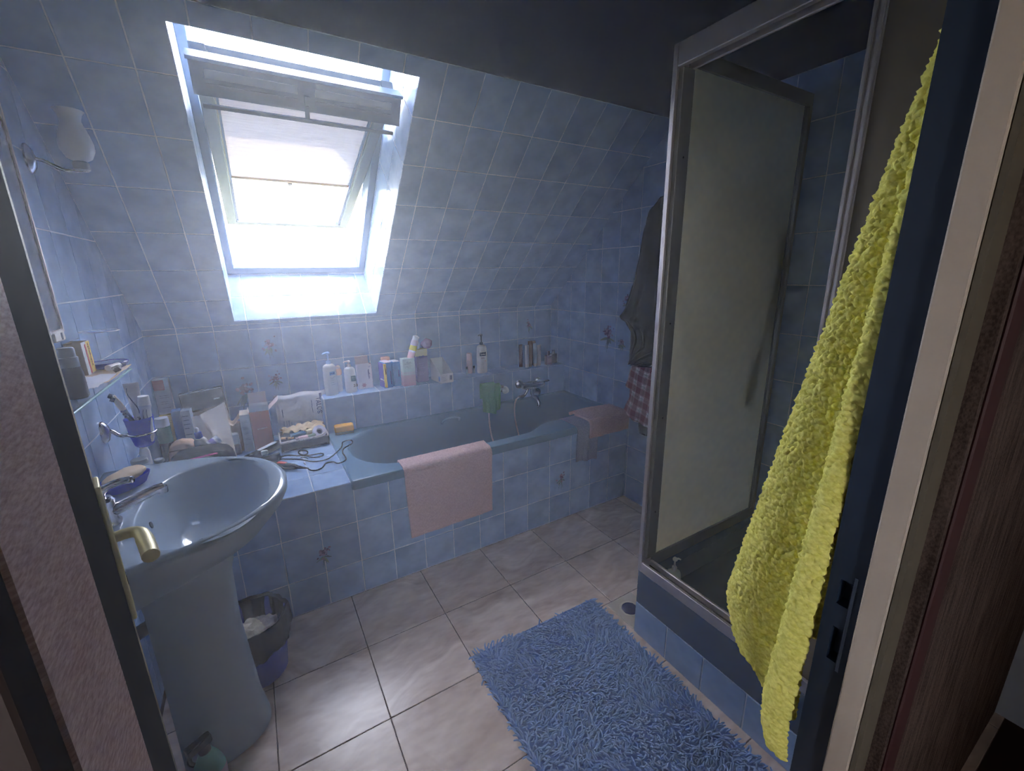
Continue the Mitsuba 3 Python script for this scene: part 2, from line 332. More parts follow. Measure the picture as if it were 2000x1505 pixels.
# ---------------------------------------------------------------- roof window: frame, tilted sash, blind
WF = Thing('window_1', 'blue painted wooden roof window frame at the end of the tiled reveal', kind='structure', M=MS)
f0, f1 = WD, .42
WF.put(None, cat(cbox(WX0, WX0 + .034, WS0, WS1, f0, f1, .003), cbox(WX1 - .034, WX1, WS0, WS1, f0, f1, .003), cbox(WX0, WX1, WS0, WS0 + .045, f0, f1, .003), cbox(WX0, WX1, WS1 - .045, WS1, f0, f1, .003)), 'window_paint')
WF.put('flashing', cat(cbox(WX0 - .04, WX0 + .016, WS0 - .05, WS1 + .05, f1, f1 + .035), cbox(WX1 - .016, WX1 + .04, WS0 - .05, WS1 + .05, f1, f1 + .035), cbox(WX0 - .04, WX1 + .04, WS0 - .12, WS0 + .02, f1, f1 + .012), cbox(WX0 - .04, WX1 + .04, WS1 - .02, WS1 + .08, f1, f1 + .035)), 'flashing', label='brown metal flashing outside')
# sash coordinates: x, u from the lower edge up, w towards the room
SA = math.radians(17.6)
AS = np.array([0, -math.cos(SA), math.sin(SA)]); WN = np.array([0, -math.sin(SA), -math.cos(SA)]); SB = np.array([0, 1.2135, 1.708])
MSASH = frame_M(SB, EX, AS, WN)
SX0, SX1, SU = -1.958, -1.328, 1.30
SX0, SX1 = -1.964, -1.324
SH = Thing('window_sash', 'tilted open centre pivot window sash with its top swung into the room', 'window', M=MSASH)
SH.put('stile', cbox(SX0, SX0 + .046, 0, SU - .056, -.055, 0, .003), 'sash_paint'); SH.put('stile', cbox(SX1 - .046, SX1, 0, SU - .056, -.055, 0, .003), 'sash_paint')
SH.put('rail', cbox(SX0, SX1, 0, .034, -.055, 0, .003), 'sash_paint'); SH.put('rail', cbox(SX0, SX1, SU - .075, SU - .060, -.055, 0, .003), 'sash_paint'); 
for sx in (SX0 + .046, SX1 - .046 - .012): SH.put('glazing_bead', cbox(sx, sx + .012, .034, SU - .07, -.038, -.012), 'window_grey')
pane = trimesh.creation.box((SX1 - SX0 - .08, SU - .09, .0001)); 
pv = np.array([[SX0 + .04, .03, -.04], [SX1 - .04, .03, -.04], [SX1 - .04, SU - .06, -.04], [SX0 + .04, SU - .06, -.04]])
SH.put('pane', tm(pv, [[0, 1, 2], [0, 2, 3]]), 'pane')
# ventilation flap hanging from the top rail, with two slots, a bracket and the operating bar
def prism(x0, x1, P):
    P = np.asarray(P, float); n = len(P)
    return loft([np.c_[np.full(n, x0), P], np.c_[np.full(n, x1), P]])
SH.put('top_strip', prism(SX0 - .012, SX1 + .012, [(1.252, -.008), (1.292, .046), (1.298, .038), (1.262, -.012)]), 'window_paint')
def flap_pt(a, o): 
    p0, p1 = np.array([1.292, .042]), np.array([1.218, .102]); d = p1 - p0; nn = np.array([-d[1], d[0]]) / np.linalg.norm(d)
    return tuple(p0 + d * a + nn * o)
SH.put('vent_flap', prism(SX0 - .006, SX1 + .006, [flap_pt(0, 0), flap_pt(1, 0), flap_pt(1, .014), flap_pt(0, .014)]), 'window_grey')
for xa, xb in ((SX0 + .03, -1.672), (-1.618, SX1 - .03)):
    SH.put('vent_grille', prism(xa, xb, [flap_pt(.22, -.004), flap_pt(.47, -.004), flap_pt(.47, 0), flap_pt(.22, 0)]), plain(150, 158, 166, .7))
    SH.put('vent_groove', prism(xa, xb, [flap_pt(.62, -.002), flap_pt(.74, -.002), flap_pt(.74, 0), flap_pt(.62, 0)]), plain(92, 104, 124, .7))
SH.put('bar_bracket', cat(prism(-1.652, -1.638, [flap_pt(.5, -.006), flap_pt(1.32, -.006), flap_pt(1.32, .0), flap_pt(.5, .0)])), 'window_grey')
SH.put('operating_bar', prism(SX0 + .012, SX1 - .018, [flap_pt(1.22, -.010), flap_pt(1.34, -.010), flap_pt(1.34, .002), flap_pt(1.22, .002)]), plain(88, 98, 118, .5), label='thin grey operating bar')
BL = Thing('roller_blind', 'cream woven roller blind pulled halfway down the tilted roof window', 'blind', M=MSASH)
g = np.array([[[x, u, -.022 + .0012 * math.sin(u * 40 + x * 3)] for u in np.linspace(.497, 1.25, 60)] for x in np.linspace(SX0 + .05, SX1 - .05, 30)])
n_, m_ = g.shape[:2]; ii = np.arange(n_ * m_).reshape(n_, m_)
BL.put('fabric', tm(g.reshape(-1, 3), np.stack([ii[:-1, :-1], ii[1:, :-1], ii[1:, 1:], ii[:-1, 1:]], -1).reshape(-1, 4)[:, [0, 1, 2, 0, 2, 3]].reshape(-1, 3)), 'blind_fabric', True)
BL.put('bottom_bar', cbox(SX0 + .048, SX1 - .048, .488, .502, -.028, -.014, .003), plain(214, 180, 140, .5))
BL.put('pull_tab', cat(cbox(-1.672, -1.648, .462, .486, -.024, -.012, .004)), plain(160, 140, 132, .4))
for sx in (SX0 + .044, SX1 - .044 - .006): BL.put('side_guide', cbox(sx, sx + .006, .46, 1.24, -.034, -.010), 'aluminium_dark')

# ---------------------------------------------------------------- outside: ground, trees, house
structure('ground', 'sunlit grass far below the roof window', trimesh.creation.box((160, 120, .2), transform=tr(0, 58, -3.2)), plain(86, 94, 60, .9))
def tree(x, y, h, r, seed, lab):
    t = Thing('garden_tree', lab, 'tree', group='garden trees outside', at=(x, y, -3.1))
    rg = np.random.default_rng(seed); t.put('trunk', lathe([(.16, 0), (.11, h * .5), (.06, h * .8)], 10), plain(92, 78, 62, .9))
    n = 900; d = rg.normal(size=(n, 3)); d /= np.linalg.norm(d, axis=1)[:, None]; P = d * (rg.uniform(.3, 1, n) ** .4)[:, None] * [r, r, h * .32] + [0, 0, h * .68]
    v, f = [], []
    for k, p in enumerate(P):
        a = rg.normal(size=(2, 3)) * .16; v += [p, p + a[0], p + a[0] + a[1], p + a[1]]; f += [[4 * k, 4 * k + 1, 4 * k + 2], [4 * k, 4 * k + 2, 4 * k + 3]]
    t.put('foliage', tm(v, f), 'tree_leaf', kind='stuff')
mat('tree_leaf', two({'type': 'diffuse', 'reflectance': rgb(srgb(136, 150, 70))}))
tree(-1.1, 16.0, 5.3, 1.9, 3, 'yellow green tree crown just above the bottom rail of the roof window'); tree(-3.6, 21.0, 5.0, 1.8, 5, 'farther yellow green tree left of the nearest one outside the roof window'); tree(4.0, 17.0, 6.5, 2.4, 8, 'tallest garden tree, seen mirrored in the right reveal tiles')
hs = Thing('neighbour_house', 'pale rendered house with a dark roof seen only in the glossy reveal tiles', 'house', at=(12.5, 30.0, -3.1))
hs.put('wall', cbox(-4, 4, -3, 3, 0, 3.6), plain(216, 208, 196, .9)); hs.put('roof', prism(-4.3, 4.3, [(-3.5, 3.5), (3.5, 3.5), (0, 6.2)]), plain(98, 84, 80, .8))
for k in (-2.4, 0, 2.4): hs.put('window', cbox(k - .5, k + .5, -3.03, -2.98, 1.1, 2.4), plain(70, 84, 100, .2))

# ---------------------------------------------------------------- door opening and door leaf
JR = Thing('trim_1', 'right door jamb painted navy with a beige stop and two lock holes', kind='structure')
def with_holes():
    b = cbox(DX1, DX1 + .034, -1.6245, YD, -.002, 2.06)
    import manifold3d as m3
    def man(t): return m3.Manifold(m3.Mesh(np.asarray(t.vertices, np.float32), np.asarray(t.faces, np.uint32)))
    M_ = man(b)
    for z0, z1, y0, y1 in ((.949, .990, -1.6085, -1.5935), (.853, .911, -1.6085, -1.5955)): M_ -= man(cbox(DX1 - .01, DX1 + .022, y0, y1, z0, z1))
    o = M_.to_mesh(); return tm(o.vert_properties[:, :3], o.tri_verts)
JR.put(None, with_holes(), 'navy_paint')
JR.put('door_stop', cbox(DX1 - .015, DX1 + .034, -1.653, -1.6245, -.002, 2.05, .002), 'beige_paint')
JR.put('strike_plate', cat(cbox(DX1 - .0008, DX1 + .001, -1.6135, -1.6095, .84, 1.002)), plain(84, 98, 120, .35))
AR = Thing('trim_2', 'dark brown wood panelling right of the doorway on the corridor side', kind='structure')
AR.put(None, cbox(-1.205, XR + .2, -1.676, -1.654, -.002, 2.3, .002), 'brown_wood')
AR.put('edge_strip', cbox(DX1 - .013, -1.205, -1.660, -1.654, -.002, 2.3), 'olive_paint')
AR.put('end_panel', cbox(XR + .28, XR + .2995, -1.690, -1.654, -.002, 2.3), plain(52, 40, 38, .7, .1)); AR.put('batten', cbox(-1.203, -1.150, -1.680, -1.676, -.002, 2.3, .002), plain(66, 42, 42, .5))
wp = Polygon([(0, 0), (.012, .03), (.055, .055), (.05, .03), (.02, -.005)])
JL = Thing('trim_3', 'left door jamb of brown wood, pinkish for painted light, rebate and edge dark for painted shade, very near', kind='structure')
JL.put(None, cbox(DX0 - .0085, DX0, -1.653, -1.6055, -.002, 2.05, .0015), 'lit_wood')
JL.put('rebate', cbox(DX0 - .034, DX0 - .001, -1.6055, YD, -.002, 2.06), plain(84, 82, 84, .7))  # flush strip, its dark colour gives the shade of the rebate gap
JL.put('edge_strip', cbox(DX0 - .0075, DX0 - .0005, -1.6675, -1.653, -.002, 2.05, .001), 'shaded_wood')
JL.put('head', cat(cbox(DX0, DX1, -1.653, -1.6055, 2.02, 2.06)), 'beige_paint')
# the leaf stands open, almost edge-on to the camera
az = math.radians(-15.2); dd = np.array([math.sin(az), math.cos(az), 0.0]); dn = np.array([math.cos(az), -math.sin(az), 0.0])
hinge = np.array([DX0 - .014, YD - .001, 0]); MD = frame_M(hinge, dd, -dn, [0, 0, 1.0])     # x along the leaf, y away from the room's middle
DL = Thing('door_1', 'open door leaf seen edge-on at the left with a brass lever handle', kind='structure', M=MD)
DL.put(None, cbox(0.0, .73, .002, .040, .01, 2.02, .002), plain(150, 140, 120, .5))
DH = 'door_1'
LZ = 1.012
DL.put('handle_plate', rbox(.640, .695, -.005, .002, LZ - .145, LZ + .10, .003), 'brass', True)
neck = tube(smoothpath([(.665, -.004, LZ), (.665, -.016, LZ), (.663, -.026, LZ), (.655, -.034, LZ - .001), (.636, -.038, LZ - .004), (.60, -.039, LZ - .010), (.582, -.039, LZ - .012)], 6), np.r_[np.full(8, .0090), np.linspace(.0090, .0118, 12), np.full(17, .0118)], 12)
DL.put('lever_handle', neck, 'brass', 40)
DL.put('keyhole', cbox(.661, .669, -.0058, -.004, LZ - .09, LZ - .066, .001), plain(30, 28, 26, .6))

# ---------------------------------------------------------------- tiled bath surround
ZR = .556
SUR = Thing('wall_bath', 'tiled masonry surround of the bath with a deck at left and a ledge behind', kind='structure')
YL, ZL = .649, .769
TX0 = -1.652
SUR.put(None, cat(cbox(XL, TX0 + .02, .0015, YB, -.002, ZR - .0015), cbox(TX0 + .02, XR, .0015, .03, -.002, ZR - .004), cbox(TX0, XR, YL + .0015, YB, .3, ZL - .0015)), 'grout')
MP = frame_M([0, .0015, 0], [1, 0, 0], [0, 0, 1], [0, -1, 0])
pn = {}; VP = joints(0, ZR - .002, .164, .2)
tile_field('wall_bath', MP, JB, VP, place=pn)
for u, w, sd in ((-1.80, .245, 11), (-.515, .255, 12)): flower_at(pn, MP, JB, VP, u, w + .02, .075, sd)
MK = frame_M([0, 0, ZR - .0015], [1, 0, 0], [0, 1, 0], [0, 0, 1])
tile_field('wall_bath', MK, joints(XL, TX0, -1.80, .15), joints(.0, YB, .165, .2))
ML2 = frame_M([0, YL + .0015, 0], [1, 0, 0], [0, 0, 1], [0, -1, 0])
tile_field('wall_bath', ML2, joints(TX0, XR, PHX, .15), np.array([ZR - .002, ZL]))
ML3 = frame_M([0, 0, ZL - .0015], [1, 0, 0], [0, 1, 0], [0, 0, 1])
tile_field('wall_bath', ML3, joints(TX0, XR, PHX, .15), np.array([YL, YB]))
MLE = frame_M([TX0, 0, 0], [0, -1, 0], [0, 0, 1], [-1, 0, 0])
tile_field('wall_bath', MLE, np.array([-YB, -YL]), np.array([ZR - .002, ZL]))

# ---------------------------------------------------------------- bathtub
def seg(x0, x1, n): return np.linspace(x0, x1, n)
def rr_ring(x0, x1, y0, y1, rl, rrad, z, n=14, step=0.0, sx=(-.72, -.52)):
    """Rounded rectangle, counter-clockwise; the front edge (y0) may step back by step right of sx."""
    P = []; rl = min(rl, (y1 - y0) / 2 - .001, .4); a = np.linspace(0, np.pi / 2, n)
    for t in np.linspace(0, 1, 30):
        x = x0 + rl + (x1 - rrad - x0 - rl) * t; k = np.clip((x - sx[0]) / (sx[1] - sx[0]), 0, 1); P.append((x, y0 + step * k * k * (3 - 2 * k)))
    P += [(x1 - rrad + rrad * math.sin(t), y0 + step + rrad - rrad * math.cos(t)) for t in a[1:]]
    P += [(x1 - rrad + rrad * math.cos(t), y1 - rrad + rrad * math.sin(t)) for t in a]
    P += [(x, y1) for x in np.linspace(x1 - rrad, x0 + rl, 30)[1:-1]]
    P += [(x0 + rl - rl * math.sin(t), y1 - rl + rl * math.cos(t)) for t in a]
    P += [(x0 + rl - rl * math.cos(t), y0 + rl - rl * math.sin(t)) for t in a[:-1]]
    P = np.array(P); return np.c_[P, np.full(len(P), z)]
TB_ = Thing('bathtub', 'grey blue acrylic bathtub with a rounded left end set in the tiled surround', 'bathtub')
ox0, ox1, oy0, oy1 = TX0, XR - .002, -.018, YL
rings = [rr_ring(ox0, ox1, oy0, oy1, .012, .012, ZR - .030), rr_ring(ox0 - .001, ox1, oy0 - .001, oy1, .012, .012, ZR + .002), rr_ring(ox0 + .003, ox1, oy0 + .004, oy1, .012, .012, ZR + .0105), rr_ring(ox0 + .01, ox1 - .004, oy0 + .012, oy1 - .004, .012, .012, ZR + .013),
         rr_ring(ox0 + .05, -.034, .052, .622, .25, .04, ZR + .012, step=.085), rr_ring(ox0 + .062, -.040, .060, .615, .25, .04, ZR + .006, step=.085), rr_ring(ox0 + .072, -.045, .066, .610, .25, .04, ZR - .012, step=.082),
         rr_ring(ox0 + .15, -.07, .082, .585, .245, .06, ZR - .14, step=.05), rr_ring(ox0 + .27, -.11, .10, .552, .22, .08, ZR - .29, step=.03), rr_ring(ox0 + .36, -.14, .13, .53, .2, .1, ZR - .375, step=.01), rr_ring(ox0 + .42, -.19, .18, .48, .15, .1, ZR - .393)]
tub = loft(rings, (False, True))
TB_.put('shell', tub, 'acrylic', 35)
TB_.put('overflow', cat(lathe([(.026, 0), (.026, .004), (.02, .007), (0.001, .008)], 24).apply_transform(tr(-.081, .33, .44) @ rot([0, 1, 0], -math.pi / 2))), 'chrome', 40)
TB_.put('grip', tube(smoothpath([(-1.00, .585, .520), (-.985, .556, .552), (-.94, .545, .560), (-.90, .556, .552), (-.885, .585, .520)], 6), .007, 10), 'acrylic', True)

# ---------------------------------------------------------------- pedestal washbasin
BS = Thing('washbasin', 'pale blue ceramic pedestal washbasin below the glass shelf', 'washbasin')
bcx, bcy = XL + .003, -.440
def basin_ring(dx, hw, z, back=0.0, e=2.45, n=72, cy=bcy, x0=None):
    """Half a superellipse in front of the wall, closed along the wall."""
    P = []; X0 = bcx if x0 is None else x0
    for t in np.linspace(-np.pi / 2, np.pi / 2, n):
        c, s_ = abs(math.cos(t)), math.sin(t); P.append((X0 + dx * c ** (2 / e), cy + hw * np.sign(s_) * abs(s_) ** (2 / 2.2)))
    for y in np.linspace(cy + hw, cy - hw, 18)[1:-1]: P.append((X0 - back, y))
    P = np.array(P); return np.c_[P, np.full(len(P), z)]
def oval(x0, x1, y0, y1, z, e=2.3, N=None):
    n = 72; P = []
    cx, cy, a, b = (x0 + x1) / 2, (y0 + y1) / 2, (x1 - x0) / 2, (y1 - y0) / 2
    for t in np.linspace(-np.pi / 2, np.pi / 2, n): c, s_ = math.cos(t), math.sin(t); P.append((cx + a * abs(c) ** (2 / e), cy + b * np.sign(s_) * abs(s_) ** (2 / e)))
    for t in np.linspace(np.pi / 2, 3 * np.pi / 2, 18)[1:-1]: c, s_ = math.cos(t), math.sin(t); P.append((cx - a * abs(c) ** (2 / e), cy + b * np.sign(s_) * abs(s_) ** (2 / e)))
    P = np.array(P); return np.c_[P, np.full(len(P), z)]
R = [basin_ring(.16, .10, .60, cy=bcy + .0), basin_ring(.22, .155, .64), basin_ring(.315, .225, .69), basin_ring(.415, .288, .745), basin_ring(.465, .318, .80), basin_ring(.478, .327, .825), basin_ring(.479, .328, .836), basin_ring(.473, .323, .844), basin_ring(.462, .315, .846),
     oval(-2.242, -1.937, -.716, -.196, .841), oval(-2.236, -1.945, -.706, -.206, .834), oval(-2.228, -1.957, -.69, -.224, .815), oval(-2.215, -1.985, -.65, -.265, .765), oval(-2.19, -2.03, -.58, -.33, .715), oval(-2.16, -2.08, -.50, -.40, .698), oval(-2.13, -2.10, -.46, -.43, .696)]
BS.put('bowl', loft(R), 'ceramic', 50)
BS.put('overflow_hole', lathe([(.009, 0), (.009, .003), (.001, .003)], 18).apply_transform(tr(-2.222, -.45, .79) @ rot([0, 1, 0], 1.35)), plain(60, 62, 76, .3))
BS.put('drain', lathe([(.024, 0), (.024, .004), (.014, .006), (.001, .006)], 24).apply_transform(tr(-2.12, -.447, .696)), 'chrome', 40)
def ped(dx, hw, z): return basin_ring(dx, hw, z, e=2.2, x0=-2.262, cy=-.425)
BS.put('pedestal', loft([ped(.210, .112, -.001), ped(.214, .116, .008), ped(.214, .116, .02), ped(.20, .107, .12), ped(.185, .098, .40), ped(.19, .10, .58), ped(.21, .12, .66)]), 'ceramic', 40)
TP = Thing('basin_tap', 'chrome single lever mixer tap on the back rim of the washbasin', 'tap')
tb = np.array([-2.285, -.50, .843])
TP.put('body', lathe([(.027, 0), (.027, .006), (.023, .012), (.022, .05), (.024, .062), (.018, .07), (.001, .072)], 24).apply_transform(tr(*tb)), 'chrome', 40)
sp = smoothpath([tb + [.005, 0, .030], tb + [.04, .004, .040], tb + [.085, .012, .054], tb + [.115, .020, .060]], 6)
TP.put('spout', cat(tube(sp, np.linspace(.016, .0105, len(sp)), 14), lathe([(.011, -.012), (.011, .004)], 18).apply_transform(tr(*(sp[-1] + [-.004, 0, -.004])))), 'chrome', 40)
TP.put('lever', tube(smoothpath([tb + [0, 0, .066], tb + [.002, .0, .085], tb + [.022, .006, .096], tb + [.062, .006, .099]], 6), np.r_[np.full(7, .010), np.full(12, .0085)], 12), 'chrome', True)

# ---------------------------------------------------------------- shower cabin
SXF, SY0, SY1 = -.763, -.818, YD + .002
STR = Thing('shower_tray', 'raised dark blue ceramic shower tray behind a tiled plinth', 'shower tray')
STR.put('tray', cat(cbox(SXF, SXF + .055, SY1, SY0, .145, .293, .004), cbox(SXF + .05, XR - .002, SY0 - .05, SY0, .145, .293), cbox(SXF + .05, XR - .002, SY1, SY1 + .05, .145, .293), cbox(-.05, XR - .002, SY1 + .05, SY0 - .05, .145, .293), cbox(SXF + .05, -.05, SY1 + .05, SY0 - .05, .145, .20)), 'ceramic_tray')
STR.put('plinth', cbox(SXF + .0035, XR - .002, SY1, SY0 - .0015, -.002, .145), 'grout')
MPL = frame_M([SXF + .0035, 0, 0], [0, -1, 0], [0, 0, 1], [-1, 0, 0])
tile_field('shower_tray', MPL, joints(-SY0, -SY1, .9714, .152), np.array([.0, .145]), h=.003, gap=.005)
MPS = frame_M([0, SY0 - .0015, 0], [-1, 0, 0], [0, 0, 1], [0, 1, 0])
tile_field('shower_tray', MPS, joints(0, -SXF, .15, .15), np.array([.0, .145]))
# frame of the cabin
SF = Thing('shower_cabin', 'aluminium shower cabin frame with frosted glass and a sliding door', 'shower enclosure')
z0, z1 = .293, 2.045
SF.put('post', cat(cbox(SXF - .002, SXF + .010, SY0 - .016, SY0, z0, z1, .0015), cbox(SXF + .010, SXF + .055, SY0 - .012, SY0 - .002, z0, z1)), 'aluminium')
SF.put('post_inner', cbox(SXF + .010, SXF + .062, SY0 - .030, SY0 - .012, z0 + .06, z1 - .06, .002), 'aluminium_dark')
for zz in (.55, .92, 1.25, 1.75): SF.put('screw', lathe([(.003, 0), (.003, .001)], 10).apply_transform(tr(SXF + .036, SY0 - .0315, zz) @ rot([1, 0, 0], math.pi / 2)), plain(20, 20, 22, .5))
SF.put('head_rail', cat(cbox(SXF - .002, SXF + .012, SY1, SY0 - .017, 1.985, z1, .002), cbox(SXF + .012, SXF + .028, SY1, SY0 - .017, 2.02, z1), cbox(SXF + .028, SXF + .038, SY1, SY0 - .017, 1.995, z1, .002), cbox(SXF + .038, SXF + .05, SY1, SY0 - .017, 2.02, z1), cbox(SXF + .050, SXF + .060, SY1, SY0 - .017, 1.985, z1, .002)), 'aluminium')
SF.put('sill_rail', cat(cbox(SXF - .002, SXF + .010, SY1, SY0 - .016, z0, z0 + .043, .002), cbox(SXF + .010, SXF + .046, SY1, SY0 - .016, z0, z0 + .014), cbox(SXF + .024, SXF + .030, SY1, SY0 - .016, z0, z0 + .022, .001), cbox(SXF + .046, SXF + .058, SY1, SY0 - .016, z0, z0 + .036, .003)), 'aluminium')
SF.put('track', cbox(SXF + .011, SXF + .045, SY1, SY0 - .02, z0 + .013, z0 + .016), plain(70, 64, 60, .5))
# side wall of frosted glass
SF.put('side_rail', cbox(SXF + .055, XR - .012, SY0 - .018, SY0 - .002, 2.00, z1, .002), 'aluminium_dark')
SF.put('side_rail', cbox(SXF + .055, XR - .012, SY0 - .018, SY0 - .002, z0, z0 + .05, .002), 'aluminium_dark')
SF.put('side_rail', cat(cbox(-.030, XR - .010, SY0 - .018, SY0 - .002, z0, z1, .002), cbox(-.052, -.046, SY0 - .016, SY0 - .004, z0 + .05, 2.0)), 'aluminium_dark')
def quad(a, b, c, d): return tm([a, b, c, d], [[0, 1, 2], [0, 2, 3]])
SF.put('glass_panel', quad((SXF + .06, SY0 - .010, .34), (-.046, SY0 - .010, .34), (-.046, SY0 - .010, 2.002), (SXF + .06, SY0 - .010, 2.002)), 'frosted', label='frosted glass side panel')
# sliding door pushed to the right
dy0, dy1 = -1.300, SY1 + .01
SF.put('door_stile', cat(cbox(SXF + .013, SXF + .024, dy0 - .026, dy0, z0 + .022, 2.00, .003), cbox(SXF + .007, SXF + .014, dy0 - .011, dy0 - .002, z0 + .022, 2.0, .002), cbox(SXF + .007, SXF + .014, dy0 - .024, dy0 - .015, z0 + .022, 2.0, .002)), 'aluminium')
SF.put('door_panel', cbox(SXF + .016, SXF + .021, dy1, dy0 - .024, z0 + .022, 2.0), plain(112, 103, 90, .45), label='olive tinted frosted sliding door panel')

# ---------------------------------------------------------------- shaggy rug
mat('rug_yarn', two({'type': 'principled', 'base_color': {'type': 'mesh_attribute', 'name': 'vertex_color'}, 'roughness': 0.85, 'specular': .15, 'sheen': .4}))
RG = Thing('bath_rug', 'light blue shaggy chenille bath rug on the floor in front of the shower', 'rug')
ra = math.radians(-1.2); RM = tr(-1.085, -.590, 0) @ rot([0, 0, 1], ra)
rw, rl_ = .585, .98
RG.M = RM
RG.put('backing', cbox(-rw / 2, rw / 2, -rl_, 0, .0005, .008, .003), plain(110, 140, 190, .9))
ra_ = np.random.default_rng(5)
def shag():
    V, F, C = [], [], []; o = 0; step = .0098; ns = 6
    for ix in np.arange(-rw / 2 + .004, rw / 2 - .003, step):
        for iy in np.arange(-rl_ + .004, -.003, step):
            x, y = ix + ra_.normal(0, .002), iy + ra_.normal(0, .002)
            nz = meshkit.noise(np.array([[x * 7, y * 7, 1.0], [x * 7, y * 7, 9.0], [x * 16, y * 16, 4.0]])) - .5
            a = math.atan2(nz[1], nz[0]) + nz[2] * 2.5 + ra_.normal(0, .55); L = ra_.uniform(.019, .031); lean = np.clip(.55 + ra_.normal(0, .22), .1, 1.1)
            ex = max(abs(x) - rw / 2 + .03, 0) / .03
            if ex > 0: a = (0 if x > 0 else math.pi) * ex + a * (1 - ex)
            k = np.linspace(0, 1, 5); th = lean + k * .75; d = np.cumsum(np.r_[0, np.full(4, L / 4)] * np.sin(th)); z = np.cumsum(np.r_[0, np.full(4, L / 4)] * np.cos(th))
            tw = a + k * ra_.normal(0, .5); P = np.stack([x + d * np.cos(tw), y + d * np.sin(tw), .006 + np.maximum(z, 0)], 1)
            r = .0027 * np.array([.9, 1.05, 1.05, 1.0, .65]); t = np.gradient(P, axis=0); t /= np.linalg.norm(t, axis=1)[:, None]
            u = np.cross(t, [-math.sin(a), math.cos(a), .01]); u /= np.linalg.norm(u, axis=1)[:, None]; w = np.cross(t, u)
            ang = np.arange(ns) * 2 * np.pi / ns
            ring = P[:, None] + r[:, None, None] * (np.cos(ang)[None, :, None] * u[:, None] + np.sin(ang)[None, :, None] * w[:, None])
            V.append(ring.reshape(-1, 3)); V.append(P[-1:] + t[-1:] * .001)
            F.append(SHF + o); tone = ra_.uniform(.88, 1.12); C.append(np.tile(np.array(srgb(146, 172, 212)) * tone, (5 * ns + 1, 1))); o += 5 * ns + 1
    return tm(np.vstack(V), np.vstack(F)), np.vstack(C)
ns = 6; SHF = []
for k in range(4):
    for i in range(ns):
        a_, b_ = k * ns + i, k * ns + (i + 1) % ns; SHF += [[a_, b_, b_ + ns], [a_, b_ + ns, a_ + ns]]
SHF += [[5 * ns, 4 * ns + i, 4 * ns + (i + 1) % ns] for i in range(ns)]; SHF = np.array(SHF)
rm, rc = shag()
RG.put('pile', rm, 'rug_yarn', True, kind='stuff', color=rc)


# ---------------------------------------------------------------- small things: builders
mat('vertex_paint', pri({'type': 'mesh_attribute', 'name': 'vertex_color'}, 0.5, 0.4))
WHITE, OFFW, BLACK = plain(226, 226, 230, .35), plain(216, 210, 204, .6), plain(24, 24, 28, .4)
def front(x, y, z): return frame_M([x, y, z], [1, 0, 0], [0, 0, 1], [0, -1, 0])     # writing plane that faces -y
def left_side(x, y, z): return frame_M([x, y, z], [0, -1, 0], [0, 0, 1], [-1, 0, 0])
def put_text(t, s_, h, M, m, bold=True, down=False, wmax=None, part='lettering'):
    g = meshkit.text_mesh(s_, h, 0.0004, bold)
    if wmax: g.apply_scale([min(1, wmax / g.extents[0]), 1, 1])
    if down: g.apply_transform(rot([0, 0, 1], -math.pi / 2))
    g.apply_transform(M); t.put(part, g, m)
def small_print(t, n, h, M, m, wmax=None, down=False, part='print'):
    """A word too small to read: n strokes of letter size."""
    r = np.random.default_rng(n * 31 + int(h * 1e4)); x, g = 0, []
    for k in range(n):
        w = h * r.uniform(.35, .7); g.append(cbox(x, x + w, 0 if r.random() > .2 else -h * .2, h * r.uniform(.6, 1.0), 0, .0004)); x += w + h * .22
    g = cat(*g); g.apply_scale([min(1, wmax / x) if wmax else 1, 1, 1])
    if down: g.apply_transform(rot([0, 0, 1], -math.pi / 2))
    g.apply_transform(M); t.put(part, g, m)
def lines(t, x0, x1, zs, y, m, th=.0016, part='print'):
    r = np.random.default_rng(int(abs(x0 * 1e4)))
    t.put(part, cat(*[cbox(x0, x0 + (x1 - x0) * r.uniform(.6, 1), y - .0004, y, z, z + th) for z in zs]), m)
def pump_bottle(name, label, at, rx, ry, h, total, body, pump, rz=0.0, square=2.6, spout=.030, group=None):
    t = Thing(name, label, 'bottle', group, at=at, rz=rz)
    def ring(k, z): 
        a = np.linspace(0, 2 * np.pi, 40, endpoint=False); c, s_ = np.cos(a), np.sin(a)
        return np.stack([rx * k * np.sign(c) * abs(c) ** (2 / square), ry * k * np.sign(s_) * abs(s_) ** (2 / square), np.full(40, z)], 1)
    t.put('body', loft([ring(.90, 0), ring(.97, .004), ring(1, .012), ring(1, h * .55), ring(.97, h * .85), ring(.88, h * .94), ring(.6, h * .985), ring(.34, h)]), body, 40)
    z = h; r = min(rx, ry) * .48
    t.put('collar', lathe([(r, z - .002), (r, z + .014), (r * .8, z + .017)], 20), pump, 40)
    zt = total
    t.put('pump', cat(lathe([(r * .36, z + .01), (r * .36, zt - .012)], 12), lathe([(r * .5, zt - .014), (r * .95, zt - .010), (r * .95, zt - .004), (r * .6, zt)], 18),
                      tube(smoothpath([(0, 0, zt - .007), (-spout * .6, 0, zt - .005), (-spout, 0, zt - .010)], 4), np.linspace(r * .45, r * .28, 9), 8)), pump, 40)
    return t
def carton(name, label, x, y, z, w, d, h, m, rz=0.0, cat_='box', group=None):
    t = Thing(name, label, cat_, group, at=(x, y, z), rz=rz); t.put('body', cbox(-w / 2, w / 2, -d / 2, d / 2, 0, h, .0012), m); return t
ZLT, ZDT = ZL, ZR

